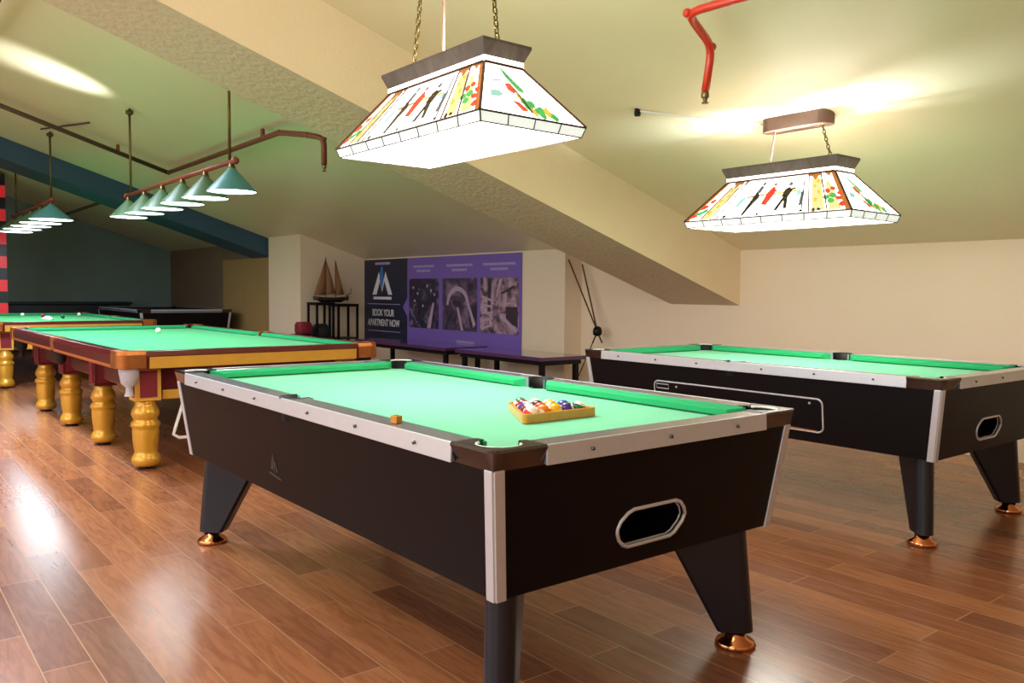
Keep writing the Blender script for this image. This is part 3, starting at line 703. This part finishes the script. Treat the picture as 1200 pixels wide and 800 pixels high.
    for x0, x1, y0, y1 in ((-hl-.004, hl+.004, -hw-.004, -hw+.006), (-hl-.004, hl+.004, hw-.006, hw+.004), (-hl-.004, -hl+.006, -hw+.006, hw-.006), (hl-.006, hl+.004, -hw+.006, hw-.006)):
        v = [V(x0, y0, zu), V(x1, y0, zu), V(x1, y1, zu), V(x0, y1, zu), V(x0, y0, zu+.022), V(x1, y0, zu+.022), V(x1, y1, zu+.022), V(x0, y1, zu+.022)]; b.hexa(v)
    e = b.build('light_band', M['lampglass'], T); e['label'] = 'white glass band below the dark crown'
    k = MB(); z0, z1 = zu+.022, zu+.078
    def ring(z, o): return [V(-hl-o, -hw-o, z), V(hl+o, -hw-o, z), V(hl+o, hw+o, z), V(-hl-o, hw+o, z)]
    k.loft([ring(z0, -.006), ring(z0, .004), ring(z1-.01, .024), ring(z1, .024), ring(z1, .01), ring(z0+.01, -.012), ring(z0, -.006)], cap=False)
    cro = k.build('crown', M['crown'], T); cro['label'] = 'dark slatted gallery on top of the lamp'
    bar = MB(); bar.box(-hl*sc, hl*sc, -.012*sc, .012*sc, (z0+.012)*sc, (z0+.02)*sc); bar.build('hanging_bar', M['blackmetal'], cro)
    lz = Vector(loc)
    for a, bb in chains:
        ch = MB(); ch.smooth = True; chain_links(ch, Vector(a)-lz, Vector(bb)-lz); ch.build('chain', M['chain'], T)
    if cable:
        ca = MB(); ca.smooth = True; ca.tube([Vector(cable[0])-lz, Vector(cable[1])-lz], .006, 8); ca.build('cable', M['cable'], T)
    if canopy:
        (x0, x1, yy, zz) = canopy; cn_ = MB(); cn_.smooth = False
        pts = arc(x1-.06, yy, .06, -PI/2, PI/2, 8) + arc(x0+.06, yy, .06, PI/2, 3*PI/2, 8)
        cn_.loft([[(x-lz.x, y-lz.y, zz-lz.z) for x, y in pts], [(x-lz.x, y-lz.y, zz+.035-lz.z) for x, y in pts], [(x-lz.x, y-lz.y, cz(y)-lz.z+.005) for x, y in pts]])
        e = cn_.build('ceiling_canopy', mat('walnut_brown_plate', '6a4c38', .5, var=.3, vscale=5), T, bevel=.004); e['label'] = 'brown oblong ceiling plate of the lamp'
    d = MB(); d.box(-(HL-.03)*sc, (HL-.03)*sc, -(HW-.03)*sc, (HW-.03)*sc, .014*sc, .018*sc)
    e = d.build('diffuser', M['diffuser'], T); e['label'] = 'glowing white underside of the lamp'
    return T
NL = (-2.685, 1.835, 1.702); RL_ = (-2.80, 4.27, 1.552)
zc_ = cz(1.835)
pool_lamp('larger stained glass lamp hanging on chains over the front pool table', NL, 1.0,
          [((-2.97, 1.835, 2.0), (-2.80, 1.835, zc_-.03)), ((-2.39, 1.835, 2.0), (-2.53, 1.835, zc_-.03))], ((-2.69, 1.80, 2.0), (-2.69, 1.80, zc_)), (-2.90, -2.44, 1.835, zc_ - .05))
pool_lamp('stained glass lamp below a brown ceiling plate over the pool table by the cream wall', RL_, 1.08,
          [((-2.53, 4.30, 1.86), (-2.63, 4.33, 2.125)), ], ((-2.95, 4.30, 1.86), (-2.93, 4.33, 2.125)), (-3.02, -2.57, 4.35, 2.115))

# ------------------------------------------------------------------ snooker lamps
def snooker_lamp(label, x0, x1, y, zbar, zrim, n, rim, rods, dim=()):
    T = thing('snooker_lamp', label, 'pendant lamp', (0, 0, 0), 0, 'shaded bar lamps over the snooker tables')
    T.location = ((x0+x1)/2, y, 0); o = Vector(T.location)
    b = MB(); b.smooth = True; b.tube([Vector((x0, y, zbar))-o, Vector((x1, y, zbar))-o], .018, 10)
    b.sphere(Vector((x0, y, zbar))-o, .028, 12, 8); b.sphere(Vector((x1, y, zbar))-o, .028, 12, 8)
    b.build('bar', M['oldpipe'], T)
    for x in rods:
        r = MB(); r.smooth = True; r.tube([Vector((x, y, zbar))-o, Vector((x, y, cz(y)))-o], .011, 8)
        ro = r.build('rod', M['chain'], T)
        s1 = MB(); s1.smooth = True; s1.lathe([(.035, cz(y)-.05), (.035, cz(y)-.02), (.012, cz(y)-.07)][::-1], x-o.x, 0, 14); s1.build('rod_cup', M['chain'], ro)
    for i in range(n):
        x = x1 + (x0-x1)*(i+.12)/(n-.76) - 0
        s1 = MB(); s1.smooth = True; h = zbar - .05 - zrim
        N_ = 28
        s1.lathe([(.03, zrim+h), (.034, zrim+h-.01), (rim*.99, zrim+.006), (rim, zrim), (rim-.006, zrim+.001), (.03, zrim+h-.014)], x-o.x, 0, N_, cap=False)
        so = s1.build('shade', M['shadeend'] if i == 0 else M['shade'], T)
        k = MB(); k.smooth = True; k.lathe([(.012, zbar), (.02, zbar-.02), (.024, zbar-.035), (.03, zbar-.055), (.012, zbar-.06)], x-o.x, 0, 14); k.build('socket', M['chain'], so)
        k = MB(); k.smooth = True; k.lathe([(rim-.01, zrim+.004), (rim-.012, zrim+.008)], x-o.x, 0, N_)
        e = k.build('diffuser', M['cooldiff'], so); e['label'] = 'glowing white opening of the shade'
snooker_lamp('long bar lamp with six green cone shades over the nearer snooker table', -8.78, -5.84, 2.15, 2.06, 1.845, 6, .175, (-5.95, -8.62))
snooker_lamp('far bar lamp with a white glow over the farther snooker table', -13.9, -10.95, 1.87, 2.18, 1.95, 5, .24, (-11.0, -13.6))

# ------------------------------------------------------------------ pipes
def sprinkler(m, p, up=False):
    x, y, z = p; s = 1 if up else -1
    m.lathe([(.016, z), (.02, z+s*.012), (.02, z+s*.03), (.012, z+s*.036), (.008, z+s*.052), (.018, z+s*.055), (.016, z+s*.06)], x, y, 12)
def pipe(label, pts, r, m_, heads=(), name='sprinkler_pipe', cat='pipe', tees=(), extra=None, group='sprinkler pipes under the ceiling', elbows=True):
    T = thing(name, label, cat, pts[0], 0, group); o = Vector(pts[0])
    # round the bends
    P = [Vector(p) for p in pts]; Q = [P[0]]
    for a, b, c in zip(P, P[1:], P[2:]):
        da, dc = (a-b), (c-b); k = min(.07, da.length*.4, dc.length*.4)
        for u in (0, .25, .5, .75, 1): Q.append(b + da.normalized()*k*(1-u)**2 + dc.normalized()*k*u**2)
    Q.append(P[-1])
    mb = MB(); mb.smooth = True; mb.tube([q-o for q in Q], r, 12); mb.build('pipe_run', m_, T)
    if extra:
        e = MB(); e.smooth = True; e.tube([Vector(q)-o for q in extra[0]], r*1.05, 12); e.build('pipe_run', extra[1], T)
    for a in P[1:-1]:
        f = MB(); f.smooth = True; f.sphere(a-o, r*1.06, 12, 8)
        if not elbows: continue
        f.build('elbow', m_, T)
    for h in heads:
        s1 = MB(); s1.smooth = True; sprinkler(s1, Vector(h)-o); s1.build('sprinkler_head', M['sprink'], T)
    for h in tees:
        s1 = MB(); s1.smooth = True; x, y, z = Vector(h)-o; s1.lathe([(r*.8, z), (r*.8, z+.06), (r*.3, z+.07)], x, y, 10); s1.build('upright_nozzle', m_, T)
    return T
pipe('bright red bent sprinkler pipe on the ceiling above the front lamp', [(-.9, 3.16, 2.425), (-2.55, 3.05, 2.44), (-2.60, 3.30, 2.345), (-2.635, 3.30, 2.14)], .020, M['redpipe'], heads=[(-2.635, 3.30, 2.14)])
pipe('dull red sprinkler pipe above the green lamp shades with a run down the slope darkened for shade', [(-10.14, 2.94, 2.508), (-6.93, 2.94, 2.51), (-6.62, 3.05, 2.46), (-6.5, 3.15, 2.43), (-6.5, 3.15, 2.21)], .024, M['oldpipe'], heads=[(-6.5, 3.15, 2.21)], tees=[(-7.3, 2.94, 2.53), (-10.14, 2.4, 2.7)], extra=([(-10.14, .0, 3.44), (-10.14, 2.96, 2.502)], M['darkpipe']))
pipe('far dark pipe under the ceiling behind the blue beam', [(-17.5, 3.0, 2.45), (-13.25, 3.0, 2.45)], .024, M['darkpipe'])
pipe('brown pipe at the top left corner of the picture', [(-9.6, .87, 3.18), (-6.6, .87, 3.18)], .026, M['oldpipe'])
pipe('thin brown conduit on the ceiling beside the far lamp rod', [(-11.0, 1.78, 2.985), (-9.75, 2.03, 2.90)], .009, M['darkpipe'], name='conduit', cat='conduit', group=None)
wr = thing('ceiling_cable', 'thin white cable with a black end along the ceiling above the right lamp', 'cable', (-3.66, 3.93, 2.30))
a = MB(); a.smooth = True; a.tube([(0, 0, 0), (.35, .2, -.075), (.68, .40, -.14)], .006, 6); a.build('cable_run', M['white'], wr)
a = MB(); a.smooth = True; a.lathe([(.018, -.03), (.022, -.01), (.015, .03)], -.01, 0, 10); a.build('hook', M['blackmetal'], wr)

# ------------------------------------------------------------------ banner
BN = thing('wall_banner', 'wide purple and navy advertising banner on the wall behind the benches', 'banner', (-9.3, YB - .006, .4))
ob = Vector(BN.location)
def flat(m_, poly, d0, d1, mi=0):   # poly in world x,z; depth forward of the wall
    m_.loft([[(x-ob.x, -d0, z-ob.z) for x, z in poly], [(x-ob.x, -d1, z-ob.z) for x, z in poly]], True, mi)
a = MB(); flat(a, [(-11.18, .42), (-7.43, .42), (-7.43, 1.612), (-11.18, 1.612)], 0, .004); a.build('sheet', M['purple'], BN)
a = MB(); flat(a, [(-11.18, .42), (-9.95, .42), (-9.95, .80), (-10.07, .93), (-9.95, 1.06), (-9.95, 1.612), (-11.18, 1.612)], .004, .006)
nv = a.build('dark_panel', M['navy'], BN); nv['label'] = 'navy left panel with logo and words'
a = MB()
flat(a, [(-10.93, 1.10), (-10.81, 1.10), (-10.71, 1.30), (-10.645, 1.14), (-10.58, 1.30), (-10.47, 1.10), (-10.36, 1.10), (-10.55, 1.43), (-10.645, 1.22), (-10.74, 1.43)], .006, .008)
flat(a, [(-10.90, 1.03), (-10.38, 1.03), (-10.38, 1.07), (-10.90, 1.07)], .006, .008)
lg = a.build('logo', M['print'], BN); lg['label'] = 'white peaked letter logo with a blue spike'
a = MB(); flat(a, [(-10.72, 1.33), (-10.645, 1.19), (-10.60, 1.32), (-10.62, 1.50), (-10.66, 1.52), (-10.70, 1.44)], .0082, .010); a.build('logo_spike', M['blueprint'], lg)
def dashes(name, x0, x1, z, h, n, seed, m_, par):
    rnd = random.Random(seed); a = MB(); x = x0
    while x < x1 - .01:
        w = min(rnd.uniform(.025, .05), x1-x); flat(a, [(x, z), (x+w*.8, z), (x+w*.8, z+h), (x, z+h)], .006, .0075); x += w
    return a.build(name, m_, par)
dashes('small_print', -10.85, -10.42, 1.535, .035, 9, 1, M['printdim'], BN)
def words(name, txt, xc, z, size, m_, par, width=None):
    cu = bpy.data.curves.new(name, 'FONT'); cu.body = txt; cu.size = size; cu.align_x = 'CENTER'; cu.extrude = .0008; cu.offset = .0015
    tmp = bpy.data.objects.new('tmp', cu); COL.objects.link(tmp)
    dg = bpy.context.evaluated_depsgraph_get(); dg.update()
    me = bpy.data.meshes.new_from_object(tmp.evaluated_get(dg)); bpy.data.objects.remove(tmp)
    xs_ = [v.co.x for v in me.vertices]; sx = width/(max(xs_)-min(xs_)) if width else 1
    for v in me.vertices: v.co = Vector((v.co.x*sx + xc - ob.x, -.008 - v.co.z, v.co.y + z - ob.z))
    me.materials.clear(); me.materials.append(m_)
    o = bpy.data.objects.new(name, me); COL.objects.link(o); o.parent = par; return o
words('lettering', 'BOOK YOUR', -10.62, .79, .14, M['print'], BN, .62)
words('lettering', 'APARTMENT NOW', -10.61, .645, .14, M['print'], BN, .92)
a = MB()
for z in (.96, .565): flat(a, [(-11.08, z), (-10.14, z), (-10.14, z+.008), (-11.08, z+.008)], .006, .007)
a.build('hairline', M['printdim'], BN)
PH = [photo_mat('print_lights', '1e1830', '3c3050', '8a7898', 7, 1.3), photo_mat('print_machine', '241c34', '5a4460', 'a888a8', 5, 4.1), photo_mat('print_interior', '4a3448', 'b08ea0', 'd8b8c0', 6, 8.2)]
for k, (x0, x1) in enumerate(((-9.90, -9.16), (-9.07, -8.30), (-8.235, -7.48))):
    a = MB(); flat(a, [(x0, .655), (x1, .655), (x1, 1.325), (x0, 1.325)], .0045, .006); po = a.build('photo_print', PH[k], BN)
    po['label'] = ['dark photo with small lights', 'dark photo with an arched shape', 'pinkish photo of a room in perspective'][k]
    a = MB(); w = x1-x0
    if k == 0:
        for i, (u, v) in enumerate([(.62, .85), (.75, .76), (.86, .68), (.3, .7), (.15, .82), (.48, .45), (.2, .55)]): flat(a, [(x0+w*u+.02*math.cos(t), .655+.67*v+.02*math.sin(t)) for t in [2*PI*j/8 for j in range(8)]], .006, .0066)
        flat(a, [(x0+w*.62, .66), (x0+w*.74, .66), (x0+w*.86, 1.0), (x0+w*.80, 1.0)], .006, .0066)
    elif k == 1:
        flat(a, [(x0+w*.55, .66), (x0+w*.62, .66), (x0+w*.48, .95), (x0+w*.42, .95)], .006, .0066); flat(a, [(x0+w*.9, .70), (x0+w*.96, .75), (x0+w*.78, 1.0), (x0+w*.74, .98)], .006, .0066)
        arcp = [(x0+w*(.45+.33*math.cos(t)), .98+.24*math.sin(t)) for t in [PI*j/12 for j in range(13)]] + [(x0+w*(.45+.26*math.cos(t)), .98+.18*math.sin(t)) for t in [PI*j/12 for j in range(12, -1, -1)]]
        flat(a, arcp, .006, .0066)
    else:
        for i in range(5): flat(a, [(x0+w*.04, .68+.1*i), (x0+w*.34, .75+.07*i), (x0+w*.34, .775+.07*i), (x0+w*.04, .715+.1*i)], .006, .0066)
        flat(a, [(x0+w*.5, .86), (x0+w*.55, .9), (x0+w*.95, .72), (x0+w*.95, .66)], .006, .0066); flat(a, [(x0+w*.5, 1.3), (x0+w*.6, 1.32), (x0+w*.45, 1.08), (x0+w*.42, 1.1)], .006, .0066)
        d = MB(); flat(d, [(x0+w*.68, .80), (x0+w*.98, .74), (x0+w*.98, .98), (x0+w*.68, .98)], .006, .0064); flat(d, [(x0+w*.55, 1.12), (x0+w*.9, 1.2), (x0+w*.9, 1.24), (x0+w*.55, 1.15)], .006, .0064); flat(d, [(x0+w*.2, .9), (x0+w*.28, .9), (x0+w*.3, 1.3), (x0+w*.2, 1.3)], .006, .0064)
        d.build('print_shadow', mat('plum_print', '3a2838', .5), po)['kind'] = 'stuff'
    a.build('print_highlight', mat('pale_mauve_print', 'b8a0b8', .5), po)
    cx = (x0+x1)/2; dashes('small_print', cx-.32+.06*(2-k)/2, cx+.32-.06*(2-k)/2, 1.475, .03, 9, k+5, M['printdim'], BN); dashes('small_print', cx-.17, cx+.17, 1.415, .03, 5, k+15, M['printdim'], BN)
dashes('small_print', -8.74, -8.35, .50, .03, 6, 33, M['printdim'], BN)

# ------------------------------------------------------------------ benches below the banner
def bench(label, x0, x1):
    T = thing('bench', label, 'bench', ((x0+x1)/2, 5.64, 0), 0, 'dark benches below the banner'); w = (x1-x0)/2
    a = MB(); a.box(-w, w, -.31, .31, .465, .505); a.build('seat', M['benchtop'], T, bevel=.006)
    a = MB(); a.box(-w+.04, w-.04, -.26, .26, .42, .465); a.build('frame', M['blackmetal'], T)
    for sx in (-1, 1):
        for sy in (-1, 1):
            a = MB(); x = sx*(w-.09); a.box(x-.025, x+.025, sy*.23-.025, sy*.23+.025, 0, .42); a.build('leg', M['blackmetal'], T, bevel=.004)
bench('glossy dark bench below the navy half of the banner', -10.1, -7.92)
bench('glossy dark bench below the banner, next to the wall corner', -7.72, -6.2)

# ------------------------------------------------------------------ model boat and its stands
XB = -10.92
def stand(label, y0, y1, zt, name='display_stand'):
    T = thing(name, label, 'stand', (XB, (y0+y1)/2, 0), 0, 'black metal display stands'); w = (y1-y0)/2
    a = MB(); a.box(-.16, .16, -w, w, zt-.04, zt); a.build('top', M['blackmetal'], T, bevel=.004)
    for sx in (-1, 1):
        for sy in (-1, 1):
            a = MB(); a.box(sx*.14-.014, sx*.14+.014, sy*(w-.016)-.014, sy*(w-.016)+.014, 0, zt-.03); a.build('leg', M['blackmetal'], T)
    a = MB(); a.box(-.14, .14, -w+.01, w-.01, .46, .48); a.build('shelf', M['blackmetal'], T)
stand('black metal stand left of the taller pair, under the bow of the model boat', 5.09, 5.37, .985)
stand('black metal stand nearest the banner, under the stern of the model boat', 5.42, 5.75, .965)
BT = thing('model_boat', 'model sailing boat with brown sails on the metal stands', 'model boat', (XB, 5.36, .985))
a = MB(); a.smooth = True
rings = []
for i in range(11):
    u = i/10; y = -.24 + .54*u; w = .052*math.sin(PI*min(1, max(.02, .08+u*.86)))**.7; sh = .02*(2*u-1)**2
    rings.append([(-w, y, .07+sh), (-w*.8, y, .03+sh*.6), (0, y, .0 if .15 < u < .9 else .03), (w*.8, y, .03+sh*.6), (w, y, .07+sh)])
a.loft(rings); a.build('hull', M['hull'], BT)
a = MB(); a.box(-.03, .03, -.2, .26, .068, .078); a.build('deck', M['hullstripe'], BT)
for y0, h in ((-.05, .64), (.10, .60)):
    a = MB(); a.smooth = True; a.tube([(0, y0, .07), (0, y0, h)], .006, 8); a.build('mast', M['hull'], BT)
for poly, bulge in (([(-.24, .10), (-.06, .10), (-.052, .63)], .02), ([(-.04, .11), (.10, .12), (.02, .42), (-.045, .60)], .02), ([(.105, .10), (.235, .11), (.105, .59)], .015)):
    a = MB(); n = 6; a.smooth = True
    fr, bk = [], []
    c = Vector((sum(p[0] for p in poly)/len(poly), sum(p[1] for p in poly)/len(poly)))
    a.add([(.004, p[0], p[1]) for p in poly] + [(.004+bulge, c.x, c.y)], [(i, (i+1) % len(poly), len(poly)) for i in range(len(poly))])
    a.add([(.0, p[0], p[1]) for p in poly] + [(bulge, c.x, c.y)], [((i+1) % len(poly), i, len(poly)) for i in range(len(poly))])
    k = len(poly); a.f += [[i, (i+1) % k, k+1+(i+1) % k, k+1+i] for i in range(k)]; a.mi += [0]*k; a.sm += [False]*k
    a.build('sail', M['sail'], BT)
a = MB(); a.smooth = True; a.tube([(0, .26, .09), (0, .34, .13), (0, .35, .2)], .006, 6); a.build('bowsprit', M['hull'], BT)
T = thing('low_rack', 'low black rack left of the display stands under a red bag', 'rack', (XB + .02, 5.02, 0))
a = MB(); a.box(-.15, .15, -.19, .045, .52, .54); a.build('shelf', M['blackmetal'], T)
for sx in (-1, 1):
    for y in (-.17, .03): a = MB(); a.box(sx*.13-.012, sx*.13+.012, y-.012, y+.012, 0, .52); a.build('leg', M['blackmetal'], T)
a = MB(); a.smooth = True
a.loft([[(XB+.02+x*s, 4.955+y*s, z) for x, y in ((-.1, -.09), (.1, -.09), (.12, 0), (.1, .09), (-.1, .09), (-.12, 0))] for s, z in ((.9, .541), (1, .58), (1, .67), (.8, .71))])
tag(a.build('bag', M['redbox'], bevel=.01), 'dull red bag on the low black rack', 'bag')
a = MB(); a.smooth = True
a.loft([[(XB+x*s, 5.23+y*s, z) for x, y in ((-.1, -.1), (.1, -.1), (.12, 0), (.1, .1), (-.1, .1), (-.12, 0))] for s, z in ((.9, .481), (1, .53), (1, .62), (.6, .68))])
tag(a.build('case', M['darkbox'], bevel=.01), 'charcoal case on the shelf of the stand, right of the red bag', 'case')

# ------------------------------------------------------------------ cords on the wall step
T = thing('hanging_cord', 'two brown cords from the wall corner meeting in a black clamp', 'cord', (-6.62, 6.2, 1.45)); o = Vector(T.location)
kn = Vector((-6.28, 6.17, .745))
for a_, e in ((Vector((-6.69, 6.12, 1.51)), Vector((-6.20, 6.16, .63))), (Vector((-6.60, 6.24, 1.46)), Vector((-6.34, 6.16, .62)))):
    a = MB(); a.smooth = True; a.tube([a_-o, kn-o, e-o], .009, 6); a.build('cord', M['thread'], T)
a = MB(); a.smooth = True; a.tube([Vector((-6.34, 6.16, .62))-o, Vector((-6.62, 6.19, .18))-o], .006, 6); a.build('tail', M['thread'], T)
a = MB(); a.smooth = True; a.lathe([(.02, -.05), (.045, -.035), (.05, 0), (.04, .04), (.02, .055)], kn.x-o.x, kn.y-o.y, 14); a.v = [(x, y, z + kn.z - o.z) for x, y, z in a.v]; e = a.build('clamp', M['blackmetal'], T)

# ------------------------------------------------------------------ left edge
T = thing('pillar', 'pillar in red and black blocks at the left picture edge', 'pillar', (-15.3, 1.73, 0))
n = 16; hgt = cz(1.95) - .02
for k in range(n):
    a = MB(); a.box(-.2, .2, -.2, .2, hgt*k/n, hgt*(k+1)/n - .002); a.build('block', M['redlac'] if k % 2 == 0 else M['blacklac'], T)
T = thing('low_sideboard', 'low dark sideboard against the far green wall', 'sideboard', (-17.3, 3.2, 0))
a = MB(); a.box(-.3, .3, -1.6, 1.0, .12, .86); a.build('body', M['tabledark'], T, bevel=.02)
a = MB(); a.box(-.33, .33, -1.63, 1.03, .86, .90); a.build('top', M['tabledark'], T, bevel=.01)
for y in (-1.5, .9):
    for x in (-.25, .25): a = MB(); a.box(x-.03, x+.03, y-.03, y+.03, 0, .12); a.build('leg', M['blackmetal'], T)

# ------------------------------------------------------------------ light
def area(name, loc, rot, sx, sy, power, col, spread=None):
    l = bpy.data.lights.new(name, 'AREA'); l.shape = 'RECTANGLE'; l.size = sx; l.size_y = sy; l.energy = power; l.color = col
    if spread: l.spread = spread
    o = bpy.data.objects.new(name, l); COL.objects.link(o); o.location = loc; o.rotation_euler = rot; return o
def point(name, loc, power, col, r=.05):
    l = bpy.data.lights.new(name, 'POINT'); l.energy = power; l.color = col; l.shadow_soft_size = r
    o = bpy.data.objects.new(name, l); COL.objects.link(o); o.location = loc; return o
warm = (1, .93, .80); cool = (.86, .93, 1)
area('lamp_light_front', (NL[0], NL[1], NL[2] - .004), (0, 0, 0), .85, .32, 3, warm)
area('lamp_light_back', (RL_[0], RL_[1], RL_[2] - .004), (0, 0, 0), .9, .34, 3, warm)
point('lamp_glow_front', (NL[0], NL[1], NL[2] - .06), 27, warm, .12)
point('lamp_glow_back', (RL_[0], RL_[1], RL_[2] - .06), 22, warm, .12)
area('lamp_uplight_front', (NL[0], NL[1], NL[2] + .30), (PI, 0, 0), .55, .06, 8, warm)
for tilt in (-1.2, -.9, .9, 1.2):
    area('lamp_uplight_back', (RL_[0] + .25*math.sin(-tilt), RL_[1], RL_[2] + .345), (PI, tilt, 0), .12, .03, 1.5, (.72, .86, 1), spread=.5)
sp = bpy.data.lights.new('streak_fill_spot', 'SPOT'); sp.energy = 230; sp.spot_size = .7; sp.spot_blend = 1; sp.color = (.85, .92, 1)  # added spot without a fixture, makes the bright ceiling streak
so_ = bpy.data.objects.new('streak_fill_spot', sp); COL.objects.link(so_); so_.location = (-8.3, 2.15, 2.12); sp.shadow_soft_size = .12
so_.rotation_euler = (Vector((-8.5, 1.45, 3.1)) - so_.location).to_track_quat('-Z', 'Y').to_euler()
for i in range(6):
    x = -5.84 - 2.94*(i+.12)/5.24
    point('shade_light', (x, 2.15, 1.82), 3.0, cool, .1)
area('far_lamp_light', (-12.4, 1.87, 1.92), (0, 0, 0), 3, .3, 36, (.8, .9, 1))
area('rear_fill', (-2.75, YK + .05, 1.9), (PI/2, 0, 0), 9.0, 1.8, 105, (1, .95, .87))  # soft fill from behind the camera, set in the added rear window
area('overhead_fill_rear', (-2.2, -1.6, 3.7), (0, 0, 0), 4.5, 1.2, 90, (1, .95, .87))  # added overhead fill behind the camera, no fixture there
area('added_roof_fill', (-7.5, .375, cz(.375) + .14), (math.atan(-.318), 0, 0), 1.7, .8, 420, (.68, .78, 1))  # bluish fill above the added roof window
W_ = bpy.data.worlds.new('world'); S.world = W_; W_.use_nodes = True
W_.node_tree.nodes['Background'].inputs[0].default_value = (.62, .78, 1, 1); W_.node_tree.nodes['Background'].inputs[1].default_value = 2.0

S.view_settings.view_transform = 'Standard'; S.view_settings.look = 'None'; S.view_settings.gamma = 1; S.view_settings.exposure = .22; S.view_settings.use_curve_mapping = False
S.cycles.use_denoising = True
S.cycles.max_bounces = 8; S.cycles.diffuse_bounces = 4
S.cycles.sample_clamp_indirect = 6
